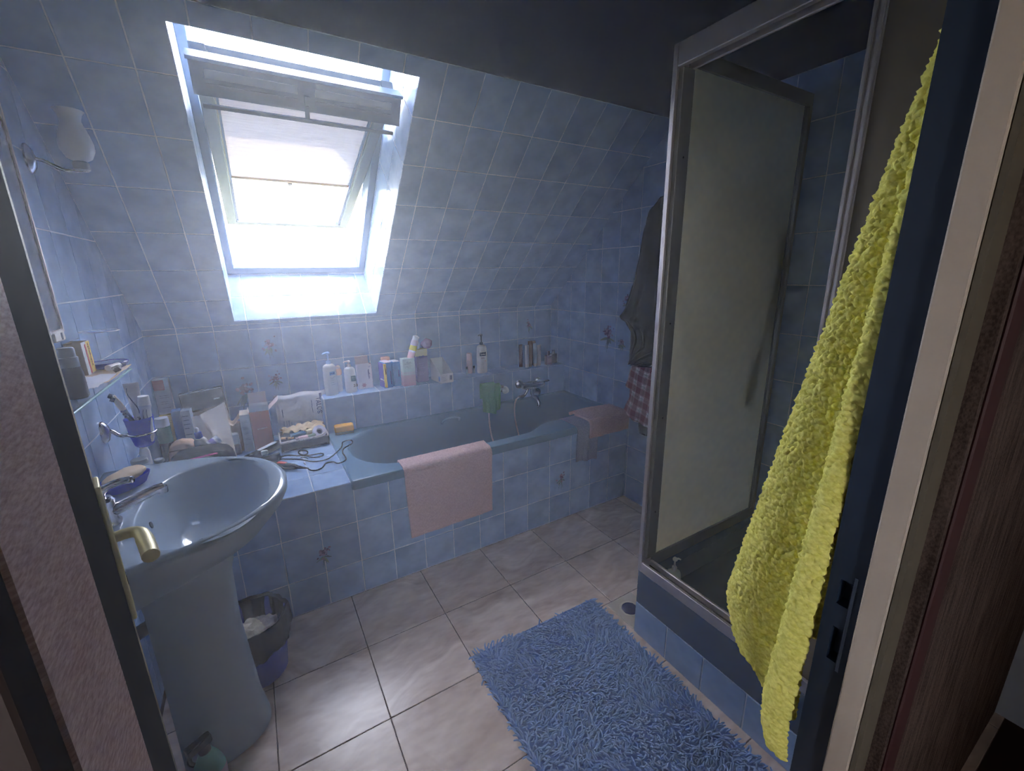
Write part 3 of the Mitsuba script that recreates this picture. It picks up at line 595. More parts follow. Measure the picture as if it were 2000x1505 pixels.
# ---------------------------------------------------------------- on the ledge behind the bath
t = pump_bottle('pump_bottle', 'large white pump bottle with a pale blue pump at the left end of the ledge', (-1.592, .725, ZLT), .036, .026, .178, .245, WHITE, plain(150, 186, 226, .35), rz=.35)
t.put('label_patch', cbox(-.014, .016, -.0272, -.0255, .118, .136), plain(140, 172, 212, .4)); small_print(t, 7, .006, front(-.012, -.0273, .124), plain(60, 84, 140, .4), wmax=.026)
lines(t, -.012, .016, [.104, .096, .086, .074, .062], -.0262, plain(170, 178, 196, .5))
t = pump_bottle('pump_bottle', 'smaller white pump bottle with a dark teal label and a brown number 30', (-1.487, .722, ZLT), .031, .022, .148, .186, WHITE, plain(226, 220, 224, .3), rz=.12)
t.put('label_patch', cbox(-.002, .024, -.0228, -.0215, .066, .098), plain(66, 104, 118, .4)); lines(t, .001, .020, [.088, .080, .072], -.0229, plain(160, 186, 190, .5))
put_text(t, '30', .014, front(.006, -.0226, .034), plain(92, 62, 50, .4))
t = Thing('cream_tube', 'slim white tube with a peach ball cap half hidden behind the teal labelled bottle', 'tube', at=(-1.540, .772, ZLT))
t.put('body', lathe([(.012, 0), (.015, .01), (.017, .09), (.014, .1)], 20), WHITE, 40); t.put('cap', lathe([(.014, .098), (.019, .106), (.019, .124), (.012, .136), (.001, .138)], 20), plain(240, 196, 168, .4), 40); t.put('tip', lathe([(.012, .136), (.014, .142), (.011, .152), (.001, .153)], 16), plain(226, 206, 200, .4), 40)
t = Thing('open_carton', 'white and rose carton with its lid flap up on the ledge beside the pump bottles', 'box', at=(-1.398, .770, ZLT), rz=.10)
w, d, h = .082, .034, .145
for a in (cbox(-w/2, w/2, -d/2, -d/2 + .001, 0, h), cbox(-w/2, w/2, d/2 - .001, d/2, 0, h), cbox(-w/2, -w/2 + .001, -d/2, d/2, 0, h)): t.put('wall', a, plain(212, 204, 212, .5))
t.put('side_panel', cbox(w/2 - .001, w/2, -d/2, d/2, 0, h), plain(170, 134, 164, .5)); t.put('lid_flap', cat(prism(-w/2, w/2 - .006, [(d/2 - .001, h), (d/2, h), (d/2 + .004, h + .046), (d/2 + .003, h + .046)]), cbox(-w/2, w/2 - .006, d/2 - .008, d/2 + .004, h + .045, h + .046)), plain(196, 178, 182, .6))
t.put('flower_patch', extrude(cat_poly := shapely.union_all([petal(-.012, .022, k * 1.05, .014, .008) for k in range(6)]), .0004).apply_transform(front(0, -d/2, 0)), plain(184, 140, 160, .5))
small_print(t, 8, .009, front(.018, -d/2, .112) , plain(116, 104, 140, .5), down=True, wmax=.075); lines(t, .024, .038, [.13, .126], -d/2, plain(110, 110, 170, .5))
# two sanitary towel packets standing side by side
def packet(name, label, x, y, w, d, h, m, rz):
    t = Thing(name, label, 'packet', 'blue packets on the ledge', at=(x, y, ZLT), rz=rz)
    a = np.linspace(0, 2 * np.pi, 40, endpoint=False); c, s_ = np.cos(a), np.sin(a)
    def ring(kx, ky, z): return np.stack([w / 2 * kx * np.sign(c) * abs(c) ** .35, d / 2 * ky * np.sign(s_) * abs(s_) ** .35, np.full(40, z)], 1)
    t.put('body', loft([ring(.94, .9, 0), ring(1, 1, .006), ring(1.0, 1, h * .5), ring(.99, .98, h - .008), ring(.9, .85, h)]), m, 40); return t
t = packet('towel_packet', 'blue packet with a purple side and a yellow corner strip on the ledge', -1.281, .726, .054, .078, .154, plain(70, 126, 188, .3), .20)
t.put('side_panel', cbox(-.0282, -.0262, -.030, .036, .004, .150), plain(84, 70, 166, .3)); t.put('corner_strip', cbox(-.0284, -.0130, -.0402, -.026, .004, .148, .003), plain(226, 196, 104, .35))
small_print(t, 7, .010, left_side(-.0283, .020, .045) , plain(220, 216, 236, .4), wmax=.05); small_print(t, 6, .008, front(-.0235, -.0405, .118), plain(90, 74, 60, .4), down=True, wmax=.075)
t.put('print', cbox(.008, .014, -.0397, -.038, .02, .10), plain(66, 82, 150, .4)); t.put('top_fold', cbox(-.022, .022, -.036, .036, .152, .157, .003), plain(216, 204, 220, .4))
t = packet('towel_packet', 'plain blue packet with a purple print to the right of the yellow cornered packet', -1.226, .736, .048, .076, .150, plain(80, 138, 192, .3), .18)
small_print(t, 5, .012, front(.004, -.0386, .100), plain(78, 70, 150, .4), down=True, wmax=.06); t.put('top_fold', cbox(-.018, .020, -.034, .034, .148, .152, .003), plain(206, 212, 226, .4))
t = Thing('jar', 'tall jar with a flat peach lid behind the blue packets', 'jar', at=(-1.262, .792, ZLT)); t.put('body', lathe([(.024, 0), (.026, .004), (.026, .150)], 28), plain(226, 214, 210, .3), 40); t.put('lid', lathe([(.0275, .146), (.0275, .166), (.026, .168), (.001, .168)], 28), plain(226, 172, 152, .4), 40)
t = Thing('gradient_carton', 'upright carton fading from pale green to pink beside the blue packets', 'box', at=(-1.158, .690, ZLT), rz=.0)
b_ = cat(*[cbox(-.037, .037, -.026, .026, z, z + .0129) for z in np.arange(0, .154, .01283)])
kk = np.clip(b_.vertices[:, 2] / .154, 0, 1)[:, None]; cc = np.where(kk < .5, np.array(srgb(196, 150, 172)) * (1 - kk * 1.2) + np.array(srgb(196, 196, 200)) * kk * 1.2, np.array(srgb(190, 206, 206)))
t.put('body', b_, 'vertex_paint', color=cc); lines(t, -.026, .022, [.138, .134, .120, .116, .110], -.0261, plain(120, 138, 140, .5)); small_print(t, 5, .007, front(-.012, -.0261, .142), plain(110, 130, 140, .4))
Mt = tr(-1.140, .690, ZLT + .156) @ rot([0, 1, 0], .34)
t = Thing('cotton_pad_packet', 'white plastic packet of cotton pads with a yellow label leaning on the gradient carton', 'packet', M=Mt)
t.put('body', lathe([(.016, 0), (.019, .006), (.020, .05), (.021, .11), (.019, .122)], 24), plain(222, 212, 220, .25), 40)
rr_ = np.random.default_rng(4); cr = lathe([(.019, .121), (.017, .134), (.019, .142), (.008, .149), (.001, .147)], 24); cr.vertices += rr_.normal(0, .0012, cr.vertices.shape); t.put('gathered_top', cr, plain(230, 232, 240, .15), 40)
t.put('label_patch', lathe([(.0207, .058), (.0213, .060), (.0216, .086), (.0209, .088)], 24, caps=(False, False)), plain(226, 212, 92, .4)); t.put('pink_band', lathe([(.0192, .008), (.0202, .010), (.0206, .044), (.0202, .046)], 24, caps=(False, False)), plain(226, 190, 196, .4))
t = carton('purple_carton', 'purple carton with a yellow band at its top and a white letter print', -1.056, .742, ZLT, .072, .05, .205, plain(104, 92, 150, .45))
t.put('top_band', cbox(-.0363, .0363, -.0253, .0253, .163, .2055), plain(190, 180, 128, .5)); put_text(t, 'CC', .016, front(-.020, -.0256, .150), plain(70, 62, 126, .5)); lines(t, -.022, .018, [.118, .104, .09, .06, .05], -.0251, plain(146, 134, 182, .5))
pf = trimesh.creation.icosphere(4, .034); q_ = pf.vertices * 40; pf.vertices *= (0.80 + .45 * meshkit.fbm(q_ * 1.3, 3, 5))[:, None]
t = Thing('net_puff', 'crumpled mauve net puff on top of the purple carton', 'bath puff', at=(-1.040 + .03, .745, ZLT + .205 + .027)); pf.vertices[:, 2] *= .9; t.put('net', pf, plain(150, 128, 170, .35), 25)
cl_ = trimesh.creation.icosphere(4, .027); cl_.vertices *= (0.7 + .6 * meshkit.fbm(cl_.vertices * 60 + 3, 3, 8))[:, None]; t = Thing('clear_wrapper', 'crumpled clear plastic wrapper between the cotton pads and the mauve puff', 'wrapper', at=(-1.078, .748, ZLT + .205 + .020)); cl_.vertices[:, 0] *= .8; t.put('film', cl_, plain(176, 190, 206, .12), 25)
# open sloping white carton
t = Thing('sloping_carton', 'white printed carton cut open, high at the back, overhanging the ledge edge', 'box', at=(-.942, .608, ZLT), rz=.04)
w = .084
t.put('front_panel', cbox(-w/2, w/2, -.001, 0.0004, 0, .058), plain(206, 202, 206, .5)); t.put('back_panel', cbox(-w/2, w/2, .149, .1504, 0, .135), plain(190, 196, 200, .5)); t.put('base', cbox(-w/2, w/2, 0, .15, 0, .0015), plain(190, 190, 196, .5))
for sx in (-w/2, w/2 - .0012): t.put('side_panel', prism(sx, sx + .0012, [(0, 0), (.15, 0), (.15, .135), (0, .058)]), plain(200, 200, 206, .5))
t.put('print', cbox(.018, .034, -.0015, -.001, .016, .044), plain(120, 120, 140, .5)); lines(t, -.032, .006, [.046, .038, .03, .02, .012], -.001, plain(150, 150, 164, .5)); t.put('blue_stripe', cbox(-w/2 - .0004, -w/2, .012, .03, .01, .04), plain(120, 150, 200, .5))
# right part of the ledge
t = Thing('roll_on_stick', 'small pale pink roll-on stick left of the white shower gel bottle', 'cosmetic stick', at=(-.712, .768, ZLT)); t.put('body', lathe([(.018, 0), (.02, .004), (.02, .09)], 24), plain(196, 172, 178, .35), 40); t.put('cap', lathe([(.0185, .09), (.0185, .132), (.016, .137), (.001, .138)], 24), plain(214, 186, 190, .35), 40)
for dx, dy, hh in ((-.030, -.022, .052), (.026, -.016, .050)):
    t = Thing('sample_vial', 'tiny clear vial with a dark cap, ' + ('left' if dx < 0 else 'right') + ' foot of the pale pink roll-on stick', 'vial', 'vials by the pink stick', at=(-.712 + dx, .768 + dy, ZLT)); t.put('body', lathe([(.007, 0), (.007, hh * .7)], 14), plain(150, 160, 172, .1), 40); t.put('cap', lathe([(.006, hh * .7), (.006, hh)], 14), plain(50, 54, 66, .4), 40)
t = pump_bottle('shower_gel_bottle', 'white oval shower gel bottle with a grey pump and a dark name label', (-.634, .735, ZLT), .036, .023, .192, .262, plain(208, 206, 210, .3), plain(70, 82, 104, .4), rz=-.1, square=2.1, spout=.02)
t.put('label_patch', rbox(-.023, .022, -.0243, -.0226, .118, .142, .0008), plain(50, 62, 92, .3)); put_text(t, 'Sanex', .013, front(-.019, -.0244, .124), plain(214, 218, 228, .4), wmax=.037)
lines(t, -.018, .018, [.106, .101], -.0234, plain(140, 110, 124, .5)); t.put('dot', cbox(.012, .018, -.0234, -.0224, .08, .086), plain(180, 112, 118, .4)); lines(t, -.016, .012, [.07, .06, .05, .04, .03], -.0232, plain(180, 176, 184, .5))
for k, (x, y, r, h, col, lab, capc) in enumerate(((-.318, .745, .013, .160, (84, 56, 60), 'brown tube at the left of the group of tubes on the ledge', (70, 46, 50)), (-.292, .705, .0155, .160, (190, 186, 192), 'white tube second from the left in the group of tubes', (190, 176, 170)),
        (-.258, .715, .017, .184, (108, 70, 58), 'tallest brown bottle in the group of tubes', (88, 56, 50)), (-.226, .700, .0155, .166, (142, 158, 176), 'grey blue tube right of the tallest brown bottle', (170, 160, 150)), (-.204, .748, .015, .176, (96, 66, 58), 'brown bottle behind between grey blue and white tubes', (84, 58, 52)), (-.185, .712, .0155, .150, (186, 180, 186), 'short white tube at the right of the group of tubes', (176, 170, 176)))):
    t = Thing('cosmetic_tube', lab, 'tube', 'tubes at the right end of the ledge', at=(x, y, ZLT))
    a = np.linspace(0, 2 * np.pi, 24, endpoint=False); rg = lambda kx, ky, z: np.stack([r * kx * np.cos(a), r * ky * np.sin(a), np.full(24, z)], 1)
    t.put('body', loft([rg(.9, .9, .022), rg(1, 1, .026), rg(1, .95, h * .5), rg(1.05, .5, h * .9), rg(1.08, .12, h)]), plain(*col, .35), 40); t.put('cap', lathe([(r * .92, 0), (r * .95, .022), (r * .8, .0225)], 20), plain(*capc, .35), 40)
t = Thing('perfume_bottle', 'small rosy glass perfume bottle right of the tubes on the ledge', 'bottle', at=(-.108, .700, ZLT)); t.put('body', rbox(-.027, .027, -.014, .014, 0, .068, .005), plain(122, 92, 110, .1), 30); t.put('cap', lathe([(.011, .066), (.011, .096), (.009, .098), (.001, .098)], 20), plain(96, 74, 90, .3), 40); t.put('label_patch', cbox(-.016, .016, -.0146, -.0138, .014, .046), plain(150, 118, 132, .4))
t = Thing('perfume_bottle', 'dark glass bottle in the corner at the right end of the ledge', 'bottle', at=(-.048, .722, ZLT)); t.put('body', rbox(-.026, .026, -.014, .014, 0, .07, .005), plain(44, 40, 58, .1), 30); t.put('cap', lathe([(.012, .068), (.012, .094), (.001, .095)], 20), plain(30, 30, 40, .3), 40)

# ---------------------------------------------------------------- on the tiled deck at the left
t = carton('yellow_carton', 'yellow carton in the far left corner of the deck under the tall white box', -2.332, .755, ZDT, .072, .06, .228, plain(206, 176, 104, .5)); lines(t, -.03, .03, [.2, .19], -.0301, plain(150, 110, 60, .5))
t = carton('tall_white_box', 'tall white box with a red patch standing on the yellow carton against the back wall', -2.338, .768, ZDT + .2285, .062, .034, .172, plain(196, 192, 200, .5)); t.put('red_patch', cbox(-.030, .012, -.0174, -.0168, .118, .168), plain(172, 84, 84, .5)); t.put('side_panel', cbox(-.0314, -.0308, -.017, .017, .002, .17), plain(96, 92, 104, .5)); lines(t, -.014, .026, [.09, .08, .06, .05, .03], -.0172, plain(150, 140, 150, .5))
t = Thing('spray_can', 'dark spray can with a green band and a pale grey cap beside the tumbler', 'can', at=(-2.322, .505, ZDT)); t.put('body', lathe([(.024, 0), (.026, .004), (.026, .235), (.022, .242)], 28), plain(20, 19, 24, .3), 40); t.put('green_band', lathe([(.0264, .165), (.0266, .167), (.0266, .236), (.0262, .238)], 28, caps=(False, False)), plain(40, 92, 74, .35), 40); t.put('cap', lathe([(.0262, .238), (.0255, .272), (.0245, .276), (.001, .276)], 28), plain(196, 198, 202, .4), 40)
t = carton('blue_packet', 'tall dark blue packet standing behind the spray can on the deck', -2.285, .632, ZDT, .034, .05, .272, plain(70, 104, 156, .4), .05)
t = carton('white_blue_packet', 'white packet with grey blue print between the dark blue packet and the paper bag', -2.247, .628, ZDT, .036, .05, .268, plain(176, 186, 204, .4), -.08); lines(t, -.014, .014, [.24, .22, .2, .18, .15], -.0252, plain(120, 134, 160, .5), .004)
t = Thing('paper_bag', 'cream paper bag with a diagonal crease in front of the black case', 'paper bag', at=(0, 0, 0))
Pb = np.array([[-2.232, .545, .556], [-2.095, .565, .556], [-2.082, .600, .700], [-2.096, .600, .836], [-2.16, .602, .805], [-2.228, .600, .790]])
gg = []
for v_ in np.linspace(0, 1, 14):
    row = []
    for u_ in np.linspace(0, 1, 16):
        top = np.array([-2.230 + .136 * u_, .615, .787 + .05 * u_ ** 1.4]); bot = np.array([-2.205 + .135 * u_, .46, .557])
        p = top * v_ + bot * (1 - v_); cr_ = math.exp(-((u_ - (.25 + .55 * (1 - v_))) / .07) ** 2); p[1] -= .014 * cr_; p[1] += .004 * math.sin(u_ * 5 + v_ * 3); row.append(p)
    gg.append(row)
t.put('front_sheet', sheet(np.array(gg), .0012), plain(222, 214, 206, .8), 40)
bb = np.array(gg).copy(); bb[..., 1] = .66 + .02 * np.sin(bb[..., 0] * 60); bb[:, :, 2] -= .012 * (bb[:, :, 2] > .6); t.put('back_sheet', sheet(bb, .0012), plain(214, 206, 198, .8), 40)
Mc = tr(-2.178, .700, .800) @ rot([0, 1, 0], -.085) @ rot([1, 0, 0], -.10)
t = carton('shoe_box', 'brown cardboard box behind the cream paper bag, under the black case', -2.175, .728, ZDT, .16, .095, .235, plain(150, 130, 116, .7))
t = Thing('black_case', 'flat black case with a wrist cord leaning on the back wall above the paper bag', 'case', M=Mc)
t.put('body', rbox(-.088, .088, -.016, .016, .0, .092, .004), plain(30, 34, 46, .4), 30); t.put('front_edge', cbox(-.084, .084, -.0172, -.0155, .086, .0905), plain(150, 156, 170, .35)); t.put('lettering', cbox(.044, .068, -.0168, -.0158, .036, .040), plain(190, 196, 206, .4))
t.put('wrist_cord', tube(smoothpath([(-.084, -.014, .012), (-.082, -.03, -.02), (-.070, -.05, -.062), (-.064, -.075, -.098), (-.075, -.08, -.108), (-.084, -.07, -.096), (-.076, -.045, -.05), (-.080, -.025, -.01), (-.082, -.014, .010)], 6), .0022, 8), plain(16, 17, 22, .6), True)
cv = np.array([[[-2.098 + .055 * u_ , .600 + .02 * v_ + .01 * math.sin(3 * u_), .712 + .046 * abs(u_ - .42) ** 1.2 * 1.6 + .008 * v_ + (.012 if v_ > .5 else 0)] for u_ in np.linspace(0, 1, 12)] for v_ in np.linspace(0, 1, 5)])
t = Thing('curled_paper_strip', 'curled strip of cream paper between the paper bag and the slim white carton', 'paper'); t.put('sheet', sheet(cv, .001), plain(226, 210, 196, .8), 30)
t = Thing('brown_carton', 'low brown carton under the curled paper strip', 'box', at=(-2.080, .650, ZDT)); t.put('body', cbox(-.030, .030, .016, .06, 0, .15, .001), plain(146, 120, 110, .6))
t = Thing('small_jar', 'small black jar with a white square cap beside the slim white carton', 'jar', at=(-2.082, .640, ZDT)); t.put('body', lathe([(.021, 0), (.023, .004), (.023, .05), (.02, .056)], 28), plain(56, 60, 76, .15), 40); t.put('cap', rbox(-.020, .020, -.020, .020, .055, .108, .004), plain(206, 212, 222, .35), 30)
t = carton('slim_carton', 'slim white carton with its top open leaning on the salmon box', -2.022, .655, ZDT, .044, .036, .196, plain(202, 206, 214, .5), -.16); lines(t, -.014, .014, [.165, .16, .155, .13, .125, .12, .1, .095, .07, .065, .04], -.0181, plain(160, 166, 178, .5)); t.put('lid_flap', prism(-.021, .021, [(-.018, .196), (.010, .215), (.018, .197)]), plain(228, 216, 204, .6))
# salmon box, open
t = Thing('salmon_box', 'tall open salmon pink box with pale flaps on the deck by the back wall', 'box', at=(-1.957, .668, ZDT), rz=-.02)
w, d, h = .088, .070, .232; SAL = plain(206, 132, 118, .5); INN = plain(204, 206, 216, .6)
t.put('front_panel', cbox(-w/2, w/2, -d/2, -d/2 + .0012, 0, h - .028), SAL); t.put('side_panel', cbox(-w/2, -w/2 + .0012, -d/2, d/2, 0, h - .028), SAL); t.put('side_panel', cbox(w/2 - .0012, w/2, -d/2, d/2, 0, h - .028), plain(120, 126, 146, .5)); t.put('back_panel', cbox(-w/2 + .0012, w/2 - .0012, d/2 - .0012, d/2, 0, h), INN)
t.put('inner_sleeve', cbox(-w/2 + .002, w/2 - .002, -d/2 + .0014, -d/2 + .0026, .1, h + .004), INN)
t.put('lid_flap', prism(-w/2 + .004, w/2 - .004, [(d/2 - .001, h - .001), (d/2, h), (d/2 + .008, h + .056), (d/2 + .007, h + .056)]), plain(200, 192, 202, .6))
t.put('right_flap', tm([[w/2, -d/2, h - .028], [w/2, d/2, h - .02], [w/2 + .052, d/2 - .004, h + .030], [w/2 + .046, -d/2 + .02, h + .012]], [[0, 1, 2], [0, 2, 3]]), two({'type': 'diffuse', 'reflectance': rgb(srgb(222, 206, 212))})); t.put('left_flap', tm([[-w/2, -d/2, h - .03], [-w/2, d/2, h - .03], [-w/2 - .006, d/2, h - .014], [-w/2 - .006, -d/2, h - .012]], [[0, 1, 2], [0, 2, 3]]), two({'type': 'diffuse', 'reflectance': rgb(srgb(230, 216, 212))}))
t.put('print', cat(*[cbox(-.018 + .0062 * k, -.0135 + .0062 * k, -d/2 - .0004, -d/2, .108 + .0006 * k, .112 + .0006 * k + (.001 if k % 3 == 0 else 0)) for k in range(7)]), plain(236, 216, 210, .5))
# white mailing bag
n1, n2 = 34, 26; bg = []
for v_ in np.linspace(-1, 1, n2):
    bg.append([(u_, v_) for u_ in np.linspace(-1, 1, n1)])
bg = np.array(bg); th_ = (1 - abs(bg[..., 0]) ** 2.6) ** .5 * (1 - abs(bg[..., 1]) ** 2.4) ** .5
nzb = meshkit.fbm(np.stack([bg[..., 0] * 2.2 + bg[..., 1] * .8, bg[..., 1] * 3.2 - bg[..., 0], bg[..., 0] * 0], -1), 4, 21) - .5
fr = np.stack([bg[..., 0] * .128, -.034 * th_ - nzb * .045 * th_, .12 + bg[..., 1] * .12 + .005 * np.sin(bg[..., 0] * 5 + 1) * (bg[..., 1] > 0) * bg[..., 1]], -1); bk_ = fr.copy(); bk_[..., 1] = .030 * th_ + .002
ii = np.arange(n1 * n2).reshape(n2, n1); qf = np.stack([ii[:-1, :-1], ii[:-1, 1:], ii[1:, 1:], ii[1:, :-1]], -1).reshape(-1, 4)[:, [0, 1, 2, 0, 2, 3]].reshape(-1, 3)
mb = tm(np.vstack([fr.reshape(-1, 3), bk_.reshape(-1, 3)]), np.vstack([qf, qf[:, ::-1] + n1 * n2])); mb.merge_vertices()
t = Thing('mailing_bag', 'crumpled white plastic mailing bag with dark lettering behind the basket', 'plastic bag', M=tr(-1.752, .762, ZDT + .001) @ rot([0, 0, 1], .02)); t.put('body', mb, plain(224, 222, 228, .35), 50)
put_text(t, 'TALOS', .024, front(.070, -.048, .215), plain(78, 84, 120, .5), down=True, wmax=.095); t.put('dark_patch', cbox(.090, .102, -.042, -.038, .205, .232, .002), plain(64, 58, 110, .5)); t.put('print', cbox(-.102, -.0995, -.030, -.027, .12, .165), plain(120, 124, 150, .5)); t.put('print', cbox(.046, .048, -.049, -.046, .13, .20), plain(120, 124, 150, .5)); t.put('print', cat(*[cbox(-.104 + .012 * k, -.097 + .012 * k, -.034, -.031, .07 + .003 * (k % 2), .10) for k in range(4)]), plain(190, 192, 206, .5))
# basket with trinkets
BKX0, BKX1, BKY0, BKY1 = -1.888, -1.660, .515, .700
t = Thing('trinket_basket', 'dark low basket with a black and white lace rim, full of toiletries', 'basket', at=(0, 0, ZDT), rz=0)
t.put('base', cbox(BKX0 + .012, BKX1 - .012, BKY0 + .012, BKY1 - .004, 0, .024), plain(40, 44, 56, .6))
for a in (prism(BKX0, BKX1, [(BKY0 + .014, 0), (BKY0, .054), (BKY0 + .003, .054), (BKY0 + .017, 0)]), prism(BKX0, BKX1, [(BKY1 - .006, 0), (BKY1, .054), (BKY1 - .003, .054), (BKY1 - .009, 0)]), cbox(BKX0, BKX0 + .003, BKY0, BKY1, 0, .054), cbox(BKX1 - .003, BKX1, BKY0, BKY1, 0, .054)): t.put('side', a, plain(34, 38, 50, .55))
rr_ = np.random.default_rng(9); lace = []
for k in range(52): x = BKX0 + .004 + (BKX1 - BKX0 - .008) * k / 51; lace.append(cbox(x - .0015, x + .0015, BKY0 - .0012 + .0, BKY0 + .003, .0475 + rr_.uniform(0, .001), .0545))
for k in range(40): y = BKY0 + .004 + (BKY1 - BKY0 - .008) * k / 39; lace += [cbox(BKX0 - .0008, BKX0 + .006, y - .0013, y + .0013, .048, .0545), cbox(BKX1 - .006, BKX1 + .0008, y - .0013, y + .0013, .048, .0545)]
t.put('lace_rim', cat(*lace), plain(216, 212, 212, .7))
ck = np.array([[[u_, v_] for u_ in np.linspace(0, 1, 30)] for v_ in np.linspace(0, 1, 16)]); nz_ = meshkit.fbm(np.stack([ck[..., 0] * 7, ck[..., 1] * 5, ck[..., 0] * 0], -1), 4, 6)
cg = np.stack([-1.872 + .205 * ck[..., 0] + .006 * np.sin(ck[..., 1] * 9), .618 + .066 * ck[..., 1], ZDT + .050 + .046 * nz_ + .010 * ck[..., 1] + .005 * np.sin(ck[..., 0] * 34 + ck[..., 1] * 7)], -1)
t = Thing('crumpled_cloth', 'crumpled cream cloth at the back of the basket', 'cloth'); t.put('fabric', sheet(cg, .002), plain(226, 204, 172, .9), 50)
zb_ = ZDT + .0245
t = Thing('blue_tin', 'small teal blue tin lying in the basket', 'tin', at=(-1.800, .585, zb_), rz=.16); t.put('body', cbox(-.036, .036, -.016, .016, 0, .046, .003), plain(84, 118, 146, .35)); t.put('lid_line', cbox(-.0363, .0363, -.0163, .0163, .034, .036), plain(60, 86, 112, .4))
t = carton('cream_carton', 'small cream carton between the teal tin and the lilac tape roll', -1.745, .606, zb_, .030, .024, .046, plain(230, 212, 174, .5), .2)
t = Thing('tape_roll', 'lilac white roll of tape leaning in the right end of the basket', 'tape roll', M=tr(-1.697, .590, zb_ + .030) @ rot([1, 0, 0], .9) @ rot([0, 1, 0], .25))
a = np.linspace(0, 2 * np.pi, 36, endpoint=False); rg = lambda r, z: np.stack([r * np.cos(a), r * np.sin(a), np.full(36, z)], 1)
t.put('roll', loft([rg(.016, -.010), rg(.034, -.010), rg(.034, .010), rg(.016, .010), rg(.016, -.010)], (False, False)), plain(206, 204, 222, .35), 40)
t = Thing('lip_balm', 'pink lip balm stick lying at the front of the basket', 'cosmetic stick', M=tr(-1.785, .542, zb_ + .030) @ rot([0, 0, 1], .3) @ rot([0, 1, 0], math.pi / 2)); t.put('body', lathe([(.010, -.020), (.010, .026), (.008, .028)], 20), plain(220, 190, 196, .4), 40); t.put('cap', lathe([(.0105, -.034), (.0105, -.020)], 20), plain(150, 130, 140, .4), 40)
t = Thing('wooden_peg', 'cream wooden clothes peg at the left end of the basket', 'clothes peg', M=tr(-1.852, .575, zb_ + .026) @ rot([0, 0, 1], -.5)); t.put('jaw', cbox(-.032, .032, -.006, -.001, 0, .010, .002), plain(226, 200, 164, .6)); t.put('jaw', cbox(-.032, .032, .001, .006, 0, .010, .002), plain(226, 200, 164, .6)); t.put('spring', cbox(-.004, .004, -.007, .007, -.001, .012, .001), 'chrome')
t = Thing('bead_string', 'pale string of small beads along the front of the basket', 'beads'); bp = smoothpath([(-1.875, .535, zb_ + .024), (-1.83, .53, zb_ + .028), (-1.76, .528, zb_ + .027), (-1.70, .54, zb_ + .026), (-1.675, .555, zb_ + .03)], 9); t.put('beads', cat(*[trimesh.creation.icosphere(1, .0042).apply_translation(p) for p in bp]), plain(214, 206, 204, .3), True, kind='stuff')
t = Thing('green_tube', 'dull green tube behind the pink lip balm in the basket', 'tube', M=tr(-1.742, .560, zb_ + .026) @ rot([0, 0, 1], .35) @ rot([0, 1, 0], math.pi / 2)); t.put('body', lathe([(.008, -.026), (.009, .02), (.006, .024)], 16), plain(130, 150, 132, .4), 40)
# hair tongs, curling iron and cord
t = Thing('hair_straightener', 'dark open hair straightener lying between the washbasin and the basket', 'hair straightener', at=(0, 0, ZDT))
def arm(p, q, r, hh, z): 
    p, q = np.array(p), np.array(q); dv = (q - p) / np.linalg.norm(q - p); nv = np.array([-dv[1], dv[0]])
    return loft([np.array([[*(c + nv * a_ * r), z + b_ * hh] for a_, b_ in ((-1, 0), (1, 0), (1, .7), (.7, 1), (-.7, 1), (-1, .7))]) for c, r in ((p, r * .7), (p + dv * .02, r), (q - dv * .015, r), (q, r * .6))])
t.put('arm', arm((-2.06, .425), (-1.892, .596), .017, .034, .012), plain(32, 37, 41, .3), 20); t.put('arm', arm((-2.05, .400), (-1.898, .440), .017, .034, .0), plain(28, 33, 37, .3), 20); t.put('plate', arm((-1.985, .497), (-1.905, .578), .012, .002, .0465), plain(196, 200, 206, .2)); t.put('hinge', lathe([(.018, 0), (.018, .045)], 20).apply_transform(tr(-2.05, .412, .0)), plain(30, 32, 36, .3), 40); t.put('switch', rbox(-1.975, -1.945, .462, .474, .03, .052, .004), plain(206, 208, 214, .3), 30)
p0, p1 = np.array([-1.950, .371, ZDT + .0165]), np.array([-1.84, .262, ZDT + .0165])
t = Thing('curling_iron', 'black curling iron handle with a red label on the deck beside the washbasin', 'curling iron')
t.put('handle', tube(np.array([p0, p0 * .75 + p1 * .25, p0 * .3 + p1 * .7, p0 * .1 + p1 * .9, p1]), [.012, .015, .015, .013, .010], 16), plain(16, 15, 18, .4), 40)
dv = (p1 - p0) / np.linalg.norm(p1 - p0); hs_ = []
for k in range(16): c0 = p1 + dv * .0038 * k; hs_.append(tube(np.array([c0, c0 + dv * .0024]), .0085 - .00035 * k, 12))
t.put('strain_relief', cat(*hs_, tube(np.array([p1 - dv * .002, p1 + dv * .062]), [.006, .0028], 10)), plain(20, 19, 23, .5), 30)
MLb = frame_M(p0 + (p1 - p0) * .5 + np.array([0, 0, .0153]), dv, np.cross([0, 0, 1], dv), [0, 0, 1]); t.put('red_label', cbox(-.022, .022, -.0085, .0085, -.003, .0006, .0005).apply_transform(MLb), plain(196, 88, 76, .4))
cx_ = [(-1.797, .222), (-1.775, .213), (-1.750, .208), (-1.727, .238), (-1.708, .272), (-1.684, .205), (-1.660, .178), (-1.640, .204), (-1.630, .235)]
zc_ = ZDT + .0045
